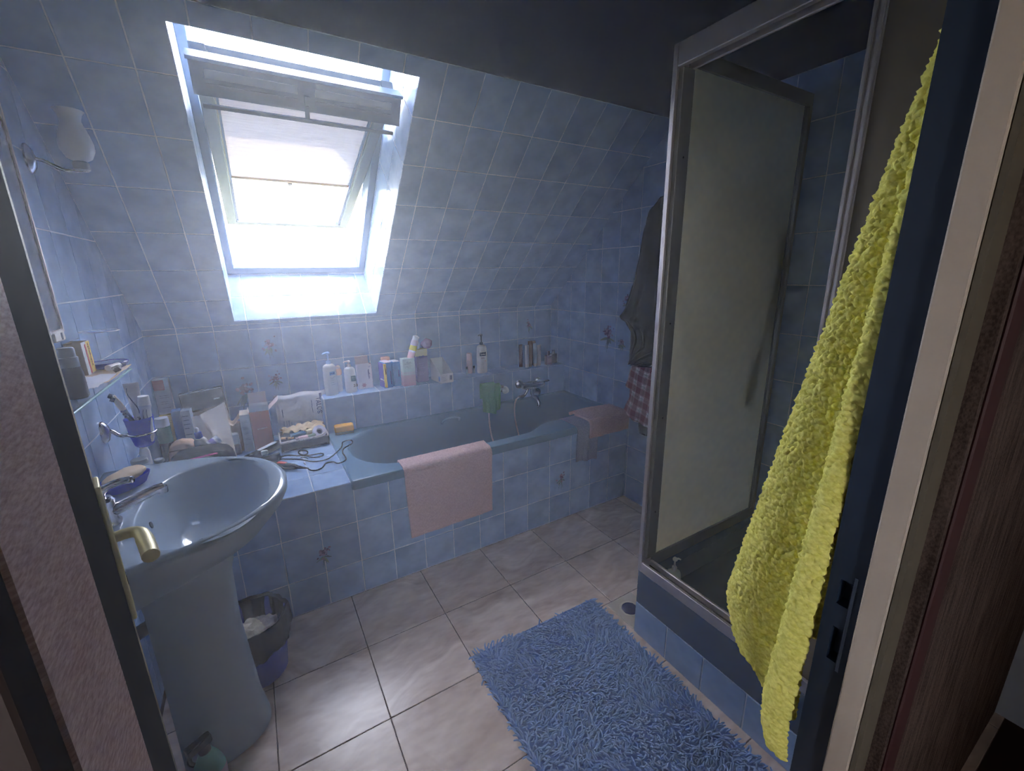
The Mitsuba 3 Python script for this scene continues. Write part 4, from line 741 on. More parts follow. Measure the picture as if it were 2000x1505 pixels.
cp = [(-1.797, .221, zc_ + .010), (-1.770, .205, zc_), (-1.735, .222, zc_), (-1.712, .262, zc_), (-1.690, .262, zc_), (-1.666, .20, zc_ + .012), (-1.642, .196, ZDT + .022), (-1.630, .225, ZDT + .024), (-1.634, .275, ZDT + .030), (-1.606, .355, ZDT + .028), (-1.568, .408, ZDT + .021), (-1.566, .455, ZDT + .021), (-1.592, .460, ZDT + .021), (-1.616, .400, ZDT + .024), (-1.655, .335, ZDT + .018), (-1.700, .300, zc_ + .004), (-1.745, .305, zc_), (-1.80, .355, zc_), (-1.87, .415, zc_), (-1.90, .43, zc_ + .004), (-1.878, .455, zc_ + .004), (-1.82, .415, zc_ + .005), (-1.786, .425, zc_), (-1.782, .478, zc_), (-1.806, .492, zc_), (-1.815, .455, zc_ + .003), (-1.79, .395, zc_ + .006), (-1.745, .360, zc_), (-1.712, .372, zc_), (-1.716, .398, zc_), (-1.755, .398, zc_ + .002), (-1.83, .42, zc_ + .006), (-1.885, .445, zc_ + .008), (-1.915, .46, zc_)]
t.put('cord', tube(smoothpath(cp, 7), .0031, 8), plain(16, 18, 25, .5), True); t.put('cord_tie', tube(smoothpath([(-1.785, .37, zc_ - .002), (-1.792, .36, zc_ + .010), (-1.80, .372, zc_ + .009), (-1.80, .30, zc_)], 5), .0018, 8), plain(40, 40, 50, .5), True)
t = Thing('sponge', 'yellow sponge with a grey scouring side on the bath rim below the ledge', 'sponge', at=(-1.568, .612, ZR + .0135), rz=-.10); t.put('foam', rbox(-.050, .050, -.026, .026, .012, .050, .009), plain(236, 178, 90, .9), 30); t.put('scouring_pad', rbox(-.049, .049, -.025, .025, 0, .014, .004), plain(120, 112, 96, .95), 30)
# pouches behind the washbasin
def pillow(cx, cy, z, w, d, h, seed, amp=.006):
    s = trimesh.creation.icosphere(4, 1.0); v = s.vertices; v = np.sign(v) * abs(v) ** .62; v = v * [w / 2, d / 2, h / 2]; v += (meshkit.fbm(v * 45, 3, seed) - .5)[:, None] * s.vertices * amp * 2; s.vertices = v + [cx, cy, z + h / 2]; return s
t = Thing('cosmetic_pouch', 'black cosmetic pouch with a bright pink zip edge behind the washbasin', 'pouch'); t.put('body', pillow(-2.182, .330, ZDT, .228, .145, .168, 3), plain(22, 19, 25, .75), 60)
t.put('pink_zip', tube(smoothpath([(-2.215, .262, ZDT + .146), (-2.17, .259, ZDT + .151), (-2.122, .262, ZDT + .153)], 5), .0035, 8), plain(214, 96, 160, .4), True)
t = Thing('cosmetic_pouch', 'beige zipped pouch lying between the spray can and the black pouch', 'pouch'); t.put('body', pillow(-2.262, .465, ZDT, .105, .10, .172, 5), plain(196, 166, 146, .8), 60); t.put('zip', tube(smoothpath([(-2.306, .43, ZDT + .138), (-2.262, .417, ZDT + .144), (-2.22, .43, ZDT + .138)], 5), .0025, 8), plain(160, 128, 112, .5), True)
t = Thing('contact_lens_bottle', 'small milky bottle with a blue collar and white nozzle on the black pouch', 'bottle', M=tr(-2.188, .430, ZDT + .128) @ rot([0, 1, 0], -.10)); t.put('body', lathe([(.021, 0), (.024, .005), (.024, .040), (.018, .050), (.013, .054)], 28, 1.05, .85), plain(206, 206, 204, .3), 40); t.put('collar', lathe([(.013, .052), (.0145, .055), (.0135, .078), (.010, .082)], 20), plain(84, 104, 176, .35), 40); t.put('nozzle', lathe([(.0085, .080), (.0085, .096), (.005, .101), (.001, .102)], 16), plain(226, 228, 234, .3), 40)
t = Thing('lotion_pot', 'small white pot lying on its side right of the milky bottle', 'pot', M=tr(-2.146, .428, ZDT + .150) @ rot([0, 0, 1], .5) @ rot([0, 1, 0], 1.2)); t.put('body', lathe([(.018, -.024), (.019, .012)], 24), plain(220, 220, 226, .3), 40); t.put('cap', lathe([(.0195, .012), (.0195, .024), (.001, .025)], 24), plain(206, 210, 222, .3), 40); t.put('label_patch', lathe([(.0193, -.016), (.0193, .004)], 24, caps=(False, False)), plain(150, 140, 190, .4))
t = Thing('talc_bottle', 'slim white bottle against the left wall below and behind the tumbler', 'bottle', at=(-2.342, .225, ZDT)); t.put('body', lathe([(.014, 0), (.016, .005), (.016, .225), (.011, .24)], 28), plain(206, 208, 214, .3), 40); t.put('cap', lathe([(.011, .238), (.011, .275), (.001, .276)], 20), plain(196, 190, 186, .35), 40); t.put('ribs', cat(*[cbox(.0155 * math.cos(k * .6), .0155 * math.cos(k * .6) + .001, .0155 * math.sin(k * .6), .0155 * math.sin(k * .6) + .001, .02, .19) for k in range(10)]), plain(190, 192, 198, .4))

# ---------------------------------------------------------------- left wall: mirror, shelf, lamp, tumbler
t = Thing('mirror', 'wall mirror with a slim aluminium edge above the glass shelf', 'mirror')
t.put('glass', cbox(XL + .004, XL + .0095, -.76, -.168, 1.292, 2.02), 'mirror_silver'); t.put('frame', cat(cbox(XL + .0006, XL + .014, -.168, -.158, 1.285, 2.03, .002), cbox(XL + .0006, XL + .014, -.77, -.76, 1.285, 2.03, .002), cbox(XL + .0006, XL + .014, -.77, -.158, 1.282, 1.292, .002), cbox(XL + .0006, XL + .014, -.77, -.158, 2.02, 2.03, .002)), 'aluminium')
t.put('clip', cat(cbox(XL + .001, XL + .018, -.250, -.178, 1.262, 1.288, .003)), plain(226, 220, 214, .4), label='white plastic clip'); t.put('clip_hole', cbox(XL + .0178, XL + .0186, -.208, -.196, 1.266, 1.284), plain(90, 90, 100, .5))
ZSH = 1.146
t = Thing('glass_shelf', 'clear glass bathroom shelf on the left wall under the mirror', 'shelf')
gp = Polygon([(XL + .002, -.66), (-2.262, -.66), (-2.262, -.07)] + [(-2.292 + .030 * math.cos(a), -.045 + .030 * math.sin(a)) for a in np.linspace(-.6, 1.57, 9)] + [(XL + .002, -.015)])
t.put('glass', extrude(gp, .006, ZSH), 'shelf_glass'); t.put('edge', tube(np.array([(-2.2618, -.66, ZSH + .003), (-2.2618, -.30, ZSH + .003), (-2.2618, -.07, ZSH + .003)]), .0030, 8), plain(150, 190, 198, .1), True, label='polished pale teal front edge'); t.put('bracket', cat(*[cat(cbox(XL + .001, XL + .022, y - .009, y + .009, ZSH - .010, ZSH - .0005, .003), cbox(XL + .001, XL + .022, y - .009, y + .009, ZSH + .0065, ZSH + .014, .003)) for y in (-.60, -.10)]), 'chrome')
ZS = ZSH + .0062
nk = np.array([[[x, y, ZS + .0012 + .0012 * math.sin(x * 160 + y * 40) + .003 * max(0, (x + 2.285) / .03)] for y in np.linspace(-.30, -.022, 26)] for x in np.linspace(-2.366, -2.268, 14)])
t = Thing('beige_doily', 'beige folded cloth lying on the right end of the glass shelf', 'cloth'); t.put('fabric', sheet(nk, .0014), plain(226, 208, 190, .9), 40)
ZS2 = ZS + .005
t = Thing('medicine_carton', 'open white, red and yellow medicine carton on the glass shelf', 'box', at=(-2.352, -.135, ZS2))
for a in (cbox(-.018, .018, -.034, -.0332, 0, .092), cbox(-.018, .018, .0332, .034, 0, .092), cbox(-.018, -.0172, -.034, .034, 0, .092)): t.put('wall', a, plain(150, 132, 110, .6))
t.put('front_panel', cbox(.0172, .018, -.034, .034, 0, .092), plain(226, 222, 222, .5)); t.put('yellow_panel', cbox(.0178, .0186, .004, .034, 0.001, .091), plain(232, 200, 96, .5)); t.put('red_stripe', cbox(.0178, .0187, -.010, -.001, 0.001, .085), plain(206, 92, 76, .5)); t.put('lid_flap', tm([[-.018, -.034, .092], [-.018, .034, .092], [.012, .034, .104], [.012, -.034, .104]], [[0, 1, 2], [0, 2, 3]]), two({'type': 'diffuse', 'reflectance': rgb(srgb(128, 112, 98))}))
small_print(t, 9, .010, frame_M([.0187, .014, .086], [0, 1, 0], [0, 0, 1], [1, 0, 0]), plain(150, 90, 60, .5), wmax=.075, down=True)
t = Thing('deodorant_bottle', 'dark grey roll-on deodorant bottle with a pale grey stepped cap on the shelf', 'bottle', at=(-2.288, -.452, ZS)); t.put('body', lathe([(.017, 0), (.020, .004), (.020, .060), (.017, .074)], 28), plain(92, 98, 112, .35), 40); t.put('cap', lathe([(.0175, .074), (.0175, .096), (.015, .098), (.015, .116), (.013, .119), (.001, .119)], 28), plain(176, 184, 196, .4), 40)
t = Thing('blue_dish', 'dark blue plastic dish under the clear glass on the shelf', 'dish', at=(-2.316, -.052, ZS2)); t.put('body', lathe([(.034, 0), (.046, .006), (.050, .016), (.048, .018), (.044, .008), (.001, .006)], 36), plain(70, 76, 160, .25), 40)
t = Thing('glass_beaker', 'large clear drinking glass standing on the blue dish', 'glass', at=(-2.316, -.052, ZS2 + .0085)); t.put('body', lathe([(.001, 0), (.030, 0), (.036, .006), (.041, .04), (.045, .100), (.0465, .104)], 40, caps=(False, False)), 'pane', 50); t.put('rim', tube(np.stack([.0465 * np.cos(np.linspace(0, 6.2832, 40)), .0465 * np.sin(np.linspace(0, 6.2832, 40)), np.full(40, .104)], 1), .0014, 8), 'clear_glass', True); t.put('foot', lathe([(.001, .0005), (.029, .0005), (.034, .006), (.03, .009), (.001, .007)], 32), 'clear_glass', 40)
t = Thing('ointment_tube', 'small white ointment tube with a dark blue cap in front of the blue dish', 'tube', M=tr(-2.292, -.105, ZS2 + .009) @ rot([0, 0, 1], 1.2) @ rot([0, 1, 0], math.pi / 2)); t.put('body', lathe([(.009, -.024), (.009, .020), (.006, .026)], 18), plain(214, 210, 218, .35), 40); t.put('cap', lathe([(.0085, .026), (.0085, .040), (.001, .041)], 18), plain(60, 66, 110, .4), 40)
t = Thing('bottle_top', 'brown screw cap lying on the beige cloth', 'cap', M=tr(-2.278, -.150, ZS2 + .008) @ rot([0, 1, 0], 1.2)); t.put('body', lathe([(.009, -.006), (.009, .008), (.007, .010), (.001, .010)], 18), plain(92, 74, 70, .4), 40)
ts = np.array([[[x, y, ZS + .0015 + .010 * meshkit.fbm(np.array([[x * 40, y * 40, 0]]), 3, 2)[0]] for y in np.linspace(-.40, -.20, 16)] for x in np.linspace(-2.345, -2.27, 10)]); t = Thing('paper_tissue', 'crumpled white tissue on the shelf beside the deodorant bottle', 'tissue'); t.put('sheet', sheet(ts, .001), plain(232, 232, 240, .9), 40)
t = Thing('pink_sachet', 'pale pink sachet at the near end of the shelf', 'sachet', at=(-2.30, -.585, ZS), rz=.3); t.put('body', rbox(-.03, .03, -.022, .022, 0, .012, .005), plain(226, 160, 156, .5), 30)
# wall lamp
t = Thing('wall_lamp', 'wall lamp with a white tulip glass shade on a chrome arm above the mirror side', 'lamp', at=(0, -.035, 0))
t.put('rosette', lathe([(.036, 0), (.036, .004), (.024, .012), (.010, .016), (.001, .017)], 28, 1.05, .75).apply_transform(tr(XL + .0015, 0, 1.740) @ rot([0, 1, 0], math.pi / 2)), 'chrome', 40)
t.put('arm', tube(smoothpath([(XL + .012, 0, 1.740), (XL + .030, 0, 1.738), (XL + .060, 0, 1.722), (XL + .100, 0, 1.719), (-2.262, 0, 1.722)], 6), .0048, 10), 'chrome', True)
t.put('cup', lathe([(.014, 1.718), (.018, 1.722), (.018, 1.740), (.012, 1.744)], 24).apply_transform(tr(-2.267, 0, 0)), plain(150, 156, 170, .3), 40)
fl = 30; sh = lathe([(.014, 1.743), (.028, 1.752), (.037, 1.772), (.038, 1.790), (.032, 1.815), (.024, 1.838), (.022, 1.848), (.026, 1.862), (.033, 1.872), (.031, 1.872), (.0245, 1.861), (.0205, 1.848), (.0225, 1.838), (.0305, 1.815), (.0362, 1.79), (.035, 1.772), (.0265, 1.754), (.001, 1.746)], 36, caps=(False, False)); sh.apply_transform(tr(-2.267, 0, 0)); t.put('shade', sh, plain(226, 226, 234, .2), 60)
# tumbler holder
t = Thing('tumbler_holder', 'chrome wall holder with a ring carrying the blue tumbler', 'holder', at=(0, -.040, 0))
t.put('rosette', lathe([(.030, 0), (.030, .004), (.024, .012), (.010, .018), (.001, .019)], 28, 1.2, .8).apply_transform(tr(XL + .0015, 0, .950) @ rot([0, 1, 0], math.pi / 2)), 'chrome', 40)
t.put('arm', tube(smoothpath([(XL + .014, 0, .952), (XL + .026, 0, .948), (XL + .038, 0, .934), (XL + .056, 0, .930), (-2.312, 0, .931)], 6), .0058, 10), 'chrome', True)
a = np.linspace(0, 2 * np.pi, 40); t.put('ring', tube(np.stack([-2.279 + .0365 * np.cos(a), .0365 * np.sin(a), np.full(40, .931)], 1), .0030, 8), 'chrome', True)
mat('blue_plastic', {'type': 'principledthin', 'base_color': rgb(srgb(96, 116, 216)), 'roughness': 0.3, 'diff_trans': 1.0, 'eta': 1.4})
t = Thing('tumbler', 'translucent blue plastic toothbrush tumbler in the chrome ring', 'tumbler', at=(-2.279, -.040, 0)); t.put('body', lathe([(.001, .886), (.020, .886), (.0255, .892), (.0325, .925), (.0345, .950), (.0380, .984)], 36, caps=(False, False)), 'blue_plastic', 40)
p_ = smoothpath([(-2.270, -.030, .892), (-2.289, -.036, .95), (-2.304, -.042, 1.0), (-2.319, -.046, 1.045), (-2.324, -.048, 1.066)], 6)
t = Thing('toothbrush', 'toothbrush with a blue grey handle leaning left out of the tumbler', 'toothbrush'); t.put('handle', tube(p_[:18], np.linspace(.0074, .0066, 18), 12), plain(110, 130, 162, .35), 40); t.put('neck', tube(p_[17:], [.0076, .0082, .0086, .0086, .008, .007, .006, .005][:len(p_) - 17] if len(p_) - 17 <= 8 else .005, 12), plain(216, 208, 204, .35), 40)
t.put('bristles', cat(*[lathe([(.0075, 0), (.0075, .011)], 14).apply_transform(tr(-2.322 - .002 * k, -.050 - .004 * k, 1.052 + .012 * k) @ rot([0, 1, 0], -1.1)) for k in range(2)]), plain(60, 70, 104, .6), 30); t.put('grip', cat(*[trimesh.creation.icosphere(2, .0052).apply_translation((-2.3055 - .003 * k, -.048, .993 + .009 * k)) for k in range(3)]), plain(66, 72, 112, .5), True)
def squeeze(name, lab, base, top, r, w, m, capm=None):
    b_, t_ = np.array(base), np.array(top); z = (t_ - b_); L = np.linalg.norm(z); z /= L; x = np.cross([0, 1, 0], z); x /= np.linalg.norm(x); y = np.cross(z, x); a = np.linspace(0, 2 * np.pi, 28, endpoint=False)
    q = Thing(name, lab, 'tube'); rgf = lambda kx, ky, f_: b_ + z * L * f_ + np.outer(np.cos(a) * kx, x) + np.outer(np.sin(a) * ky, y)
    q.put('body', loft([rgf(r * .8, r * .8, 0), rgf(r, r, .05), rgf(r * 1.03, r * .9, .5), rgf(w, r * .35, .88), rgf(w * 1.05, .0012, .97), rgf(w * 1.05, .0012, 1.0)]), m, 40); return q, frame_M(b_, x, y, z)
t, MQ = squeeze('toothpaste_tube', 'white and grey striped toothpaste tube standing crimp up in the tumbler', (-2.276, -.036, .905), (-2.280, -.030, 1.097), .0135, .019, plain(206, 206, 218, .35))
t.put('stripe', cat(*[tube(smoothpath([p + np.array([0, -.0142, 0]) for p in [np.array((-2.288, -.036, 1.085)), np.array((-2.284, -.039, 1.05)), np.array((-2.274, -.040, 1.025)), np.array((-2.270, -.041, 1.0))]], 4), .0016, 6)]), plain(84, 88, 120, .4), True)
put_text(t, 'hal', .011, frame_M([-2.268, -.0535, .968], [0, 0, 1], [-1, 0, 0], [0, -1, 0]), plain(50, 54, 84, .4), wmax=.042)
t = Thing('toothpaste_bottle', 'white toothpaste tube with a wide white cap upwards in the tumbler', 'tube', M=tr(-2.2625, -.048, .900) @ rot([0, 1, 0], .06)); t.put('body', lathe([(.010, 0), (.0145, .02), (.0150, .110), (.0175, .120), (.0165, .125)], 28), plain(206, 210, 224, .35), 40); t.put('cap', lathe([(.0165, .124), (.0150, .152), (.0145, .154), (.001, .154)], 28), plain(232, 232, 238, .35), 40); t.put('stripe', cat(tube(smoothpath([(-.002, -.0150, .112), (-.004, -.0152, .09), (.0, -.0152, .07)], 4), .0012, 6), tube(smoothpath([(.006, -.0140, .112), (.005, -.0145, .09), (.008, -.0132, .07)], 4), .0014, 6)), plain(120, 126, 160, .4), True)
# soap dish and little glasses on the basin's rim
zr_ = .8465
t = Thing('soap_dish', 'translucent blue soap dish on the left rim of the washbasin', 'soap dish', M=tr(-2.290, -.285, zr_) @ rot([0, 0, 1], .95)); 
def dish_ring(k, z, e=3.2): 
    a = np.linspace(0, 2 * np.pi, 40, endpoint=False); c, s_ = np.cos(a), np.sin(a); return np.stack([.062 * k * np.sign(c) * abs(c) ** (2 / e), .040 * k * np.sign(s_) * abs(s_) ** (2 / e), np.full(40, z)], 1)
t.put('body', loft([dish_ring(.72, 0), dish_ring(.78, .002), dish_ring(.94, .022), dish_ring(1.0, .030), dish_ring(.97, .030), dish_ring(.90, .022), dish_ring(.74, .006), dish_ring(.4, .005)]), 'blue_plastic', 40)
t = Thing('soap_bar', 'worn cream bar of soap lying across the blue soap dish', 'soap', M=tr(-2.288, -.282, zr_ + .024) @ rot([0, 0, 1], .95) @ rot([0, 1, 0], -.08)); sb_ = trimesh.creation.icosphere(4, 1.0); v_ = sb_.vertices; v_ = np.sign(v_) * abs(v_) ** .7 * [.053, .033, .012]; v_ += (meshkit.fbm(v_ * 60, 3, 4) - .5)[:, None] * .004; sb_.vertices = v_ + [0, 0, .010]; t.put('body', sb_, plain(220, 196, 170, .55), 60)
for k, (x, y, r) in enumerate(((-2.290, -.100, .022), (-2.238, -.118, .014))):
    t = Thing('glass_pot', ('larger' if k == 0 else 'smaller') + ' frosted grey glass lid on the back rim of the washbasin', 'lid', at=(x, y, zr_ - .001 + (0 if k == 0 else 0))); t.put('body', lathe([(r * .9, 0), (r, .003), (r, .014 - .006 * k), (r * .9, .017 - .006 * k), (.001, .017 - .006 * k)], 28), plain(160, 166, 170, .2), 40)
# pipes below the basin
t = Thing('waste_pipe', 'dark chrome waste pipe from the left wall to the basin pedestal', 'pipe'); t.put('pipe', tube(np.array([(XL + .002, -.50, .50), (-2.30, -.475, .50), (-2.264, -.45, .50)]), .018, 18), plain(70, 74, 84, .15), 40); t.put('collar', tube(np.array([(XL + .0015, -.5005, .50), (XL + .008, -.497, .50)]), .032, 22), 'chrome', 40)
# waste bin
t = Thing('waste_bin', 'blue plastic waste bin lined with a black bag beside the pedestal', 'waste bin', at=(-2.072, -.222, 0)); bx, by = .112, .112
t.put('body', lathe([(.001, .001), (.084, .001), (.088, .006), (.110, .232), (.113, .238), (.107, .238), (.085, .012), (.001, .010)], 40, caps=(False, False)), plain(72, 84, 168, .4), 50)
a = np.linspace(0, 2 * np.pi, 90, endpoint=False); rb_ = np.random.default_rng(12); wv = .004 * np.sin(a * 7 + 1) + .003 * np.sin(a * 13) + .002 * rb_.normal(size=90)
def bag_ring(r, z, k=1.0, dz=None): return np.stack([(r + wv * k) * np.cos(a), (r + wv * k) * np.sin(a), np.full(90, z) + (0 if dz is None else dz)], 1)
hem = .018 * np.sin(a * 2 + .7) + .012 * np.sin(a * 5)
t.put('bag', loft([bag_ring(.116, .150, 1.2, hem), bag_ring(.1185, .190, .8, hem * .5), bag_ring(.119, .236, .5), bag_ring(.114, .247, .6), bag_ring(.104, .240, .5), bag_ring(.098, .17, 1.2), bag_ring(.080, .10, 1.5), bag_ring(.02, .085, .3)], (False, True)), plain(12, 12, 15, .38, .25), 40, label='shiny black bin bag folded over the rim')
def tissue_ball(seed, r): 
    q = trimesh.creation.icosphere(4, 1.0); q.vertices *= (.62 + .75 * meshkit.fbm(q.vertices * 2.2 + seed, 3, seed))[:, None] * r; return q
for k, (x, y, z, r, c_) in enumerate(((-2.085, -.235, .175, .050, (226, 216, 198)), (-2.030, -.200, .165, .038, (206, 196, 196)), (-2.075, -.180, .150, .040, (220, 210, 196)))):
    t = Thing('paper_tissue', ('largest cream crumpled tissue in the waste bin', 'greyish crumpled tissue at the right of the waste bin', 'cream crumpled tissue at the back of the waste bin')[k], 'tissue', 'tissues in the waste bin', at=(x, y, z)); t.put('body', tissue_ball(3 + 7 * k, r), plain(*c_, .9))
# cleaning spray on the floor
t = Thing('cleaning_spray', 'teal spray bottle with a dark trigger head on the floor in front of the pedestal', 'spray bottle', at=(-2.196, -.600, 0), rz=.5)
t.put('body', lathe([(.036, 0), (.040, .006), (.040, .09), (.032, .125), (.020, .150), (.014, .165)], 32, 1.0, .72), plain(104, 168, 160, .25), 40); t.put('label_patch', lathe([(.0405, .02), (.0406, .085)], 32, 1.0, .72, caps=(False, False)), plain(150, 146, 160, .4))
t.put('trigger_head', cat(rbox(-.040, .020, -.012, .012, .180, .205, .005), lathe([(.015, .160), (.013, .184)], 20)), plain(30, 44, 60, .35), 40); t.put('trigger', tube(smoothpath([(-.030, 0, .184), (-.036, 0, .165), (-.030, 0, .145)], 5), .0055, 8), plain(28, 40, 54, .35), True)
# drain cover by the shower plinth
t = Thing('floor_drain', 'cream square floor drain with a dark blue round stopper beside the shower plinth', 'floor drain', at=(-.700, -.730, 0)); DX_ = .064
t.put('plate', cbox(-.060, .086, -.080, .072, -.001, .006, .002), plain(196, 188, 176, .6)); t.put('rim', lathe([(.040, .005), (.044, .009), (.036, .010), (.032, .006)], 32, caps=(False, False)).apply_transform(tr(.006, 0, 0)), plain(206, 200, 190, .5), 40); t.put('stopper', lathe([(.034, .005), (.034, .010), (.028, .015), (.014, .019), (.001, .020)], 28).apply_transform(tr(.006, 0, 0)), plain(36, 40, 84, .25), 40)
# pump bottle in the shower tray
pump_bottle('pump_bottle', 'small pale pump bottle standing inside the shower tray behind the sill rail', (-.660, -.905, .2005), .026, .020, .105, .160, plain(186, 194, 190, .35), plain(206, 206, 196, .4), rz=2.6, spout=.022)

# ---------------------------------------------------------------- bath mixer, hand shower, green cloth
FY = YL - .001
t = Thing('bath_mixer', 'chrome bath mixer with a lever and round knob on the tiled ledge front', 'tap')
for x in (-.395, -.235): t.put('escutcheon', lathe([(.030, 0), (.028, .010), (.016, .018), (.014, .05)], 24).apply_transform(tr(x, FY, .672) @ rot([1, 0, 0], math.pi / 2)), 'chrome', 40)
t.put('body', tube(np.array([(-.405, FY - .055, .668), (-.39, FY - .055, .668), (-.24, FY - .055, .668), (-.225, FY - .055, .668)]), [.018, .024, .024, .018], 20), 'chrome', 40)
t.put('drop', tube(np.array([(-.312, FY - .055, .668), (-.312, FY - .058, .60), (-.312, FY - .062, .585)]), [.022, .021, .012], 18), 'chrome', 40)
t.put('knob', lathe([(.024, 0), (.026, .006), (.026, .028), (.020, .034), (.013, .034), (.012, .028), (.001, .028)], 28).apply_transform(tr(-.306, FY - .070, .622) @ rot([1, 0, 0], math.pi / 2)), 'chrome', 40)
t.put('spout', tube(smoothpath([(-.306, FY - .05, .590), (-.304, FY - .085, .572), (-.302, FY - .105, .548), (-.302, FY - .108, .525)], 5), np.linspace(.014, .011, 16), 14), 'chrome', 40)
t.put('lever', rbox(-.325, -.190, FY - .082, FY - .060, .680, .690, .004), 'chrome', 30); t.put('outlet', tube(smoothpath([(-.36, FY - .055, .648), (-.372, FY - .056, .62), (-.39, FY - .056, .602), (-.43, FY - .055, .598)], 4), .009, 10), 'chrome', True)
mat('hose_metal', two({'type': 'principled', 'base_color': rgb(srgb(186, 176, 178)), 'roughness': 0.35, 'metallic': 0.6}))
t = Thing('shower_hose', 'pale shower hose hanging in two strands from the bath mixer into the tub', 'hose'); t.put('hose', tube(smoothpath([(-.43, .594, .598), (-.452, .592, .585), (-.470, .588, .53), (-.472, .580, .45), (-.462, .560, .36), (-.47, .52, .27), (-.54, .46, .215), (-.62, .48, .24), (-.664, .54, .33), (-.672, .575, .44), (-.668, .588, .535)], 8), .0052, 8), 'hose_metal', True)
t = Thing('hand_shower', 'chrome hand shower in its wall bracket, mostly covered by the green cloth', 'hand shower'); t.put('bracket', lathe([(.022, 0), (.020, .012), (.010, .018), (.010, .04)], 22).apply_transform(tr(-.672, FY, .694) @ rot([1, 0, 0], math.pi / 2)), 'chrome', 40); t.put('bracket', lathe([(.018, 0), (.016, .012), (.009, .018), (.009, .04)], 22).apply_transform(tr(-.535, FY, .655) @ rot([1, 0, 0], math.pi / 2)), 'chrome', 40)
t.put('handle', tube(smoothpath([(-.690, .606, .716), (-.64, .604, .708), (-.59, .602, .698), (-.55, .600, .688)], 5), .0095, 12), 'chrome', True); t.put('head', lathe([(.012, 0), (.022, .010), (.024, .034), (.020, .038), (.001, .038)], 24).apply_transform(tr(-.540, .600, .676) @ rot([1, 0, 0], .5) @ rot([0, 1, 0], 2.6)), plain(214, 220, 230, .1), 40); t.put('connector', lathe([(.008, 0), (.011, .01), (.011, .03), (.008, .036)], 18).apply_transform(tr(-.668, .588, .530)), 'chrome', 40)
def drape(x0, x1, prof, nx=40, wob=.004, seed=1, skew=None, th=.004):
    """A cloth hung over an edge that runs along x; prof: (y, z) points from the back to the front hem."""
    pr = smoothpath(np.c_[np.asarray(prof, float), np.zeros(len(prof))], 6)[:, :2]; n = len(pr); G = []
    for i, u in enumerate(np.linspace(0, 1, nx)):
        row = []
        for j, (y, z) in enumerate(pr):
            k = j / (n - 1); x = x0 + (x1 - x0) * u; dz = 0; 
            if skew is not None: x += skew[0](u, k); dz = skew[1](u, k)
            yy = y - (abs(wob) * (math.sin(u * 14 + seed) + .6 * math.sin(u * 25 + 2 * seed)) * max(0, k - .45) * 1.6); row.append((x, yy, z + dz))
        G.append(row)
    return np.array(G)
def cloth_fn(c1, c2, sc):
    c1, c2 = [float(v) for v in c1], [float(v) for v in c2]
    def fn(p, n, uv): return mix(c1, c2, dr.clip((fbm(p.x * sc, p.y * sc, p.z * sc, 2) - .5) * 1.8 + .5, 0, 1))
    return fn
mat('green_fabric', pri(proc(cloth_fn(srgb(84, 134, 98), srgb(104, 160, 118), 300)), .9, .2)); mat('pink_towel', pri(proc(cloth_fn(srgb(180, 152, 156), srgb(206, 182, 184), 350)), .95, .1)); mat('grey_towel', pri(proc(cloth_fn(srgb(120, 124, 146), srgb(146, 150, 172), 350)), .95, .1)); mat('rose_towel', pri(proc(cloth_fn(srgb(172, 142, 148), srgb(204, 176, 180), 300)), .95, .1))
t = Thing('green_cloth', 'green cleaning cloth hung over the hand shower in two folds', 'cloth')
gpf = [(.622, .63), (.618, .70), (.606, .729), (.590, .722), (.584, .68), (.580, .60), (.578, .545)]
t.put('fold', sheet(drape(-.715, -.618, gpf, 20, .003, 2, (lambda u, k: 0, lambda u, k: (-.032 * u * max(0, k - .5) * 2 if k > .5 else 0))), .004), 'green_fabric', 40); t.put('fold', sheet(drape(-.622, -.575, [(.620, .62), (.616, .69), (.602, .716), (.580, .708), (.574, .66), (.572, .59), (.574, .535)], 12, .003, 5, (lambda u, k: -.015 * k, lambda u, k: (.02 * u * max(0, k - .5)))), .004), 'green_fabric', 40)

# ---------------------------------------------------------------- towels on the front rim of the bath
def relief(G):
    out = G.copy(); nx, nz = G.shape[:2]
    for i in range(nx):
        for j in range(nz):
            x, y, z = G[i, j]; u = i / (nx - 1)
            if z < .53 and y < .01:
                d = 0
                for c0 in (.23, .78): d += max(0, 1 - abs(u - c0) / .045) * (.5 + .5 * math.sin(z * 190 + 9 * abs(u - c0) * 20))
                if u > .2 and u < .82: d += max(0, 1 - abs(z - .275 - .01 * math.sin(u * 60)) / .014) * .8
                out[i, j, 1] -= .0016 * d
    return out
t = Thing('bath_mat', 'dusty pink bath mat with an embossed border hung over the front rim of the bath', 'bath mat')
zr2 = ZR + .0125
Gp = drape(-1.428, -.978, [(.085, .46), (.078, .53), (.064, zr2 + .010), (.030, zr2 + .007), (-.004, zr2 + .006), (-.024, zr2 - .004), (-.0285, .52), (-.022, .42), (-.018, .30), (-.016, .205)], 120, .0015, 3, (lambda u, k: .022 * (1 - u) * max(0, k - .4), lambda u, k: (.010 * u if k > .9 else 0)))
t.put('fabric', sheet(relief(Gp), .005), 'pink_towel', 50)
t = Thing('hand_towel', 'grey blue hand towel hanging over the right end of the bath rim', 'towel')
t.put('fabric', sheet(drape(-.425, -.268, [(.150, zr2 - .06), (.135, zr2 + .002), (.08, zr2 + .004), (.01, zr2 + .004), (-.020, zr2 - .003), (-.0275, .51), (-.021, .44), (-.017, .352)], 40, .004, 7, (lambda u, k: 0, lambda u, k: -.018 * u * max(0, k - .8) * 5 + .02 * math.sin(u * 9) * max(0, k - .85)), ), .005), 'grey_towel', 50)
t = Thing('folded_towel', 'folded dusty rose towel lying over the corner of the bath rim', 'towel')
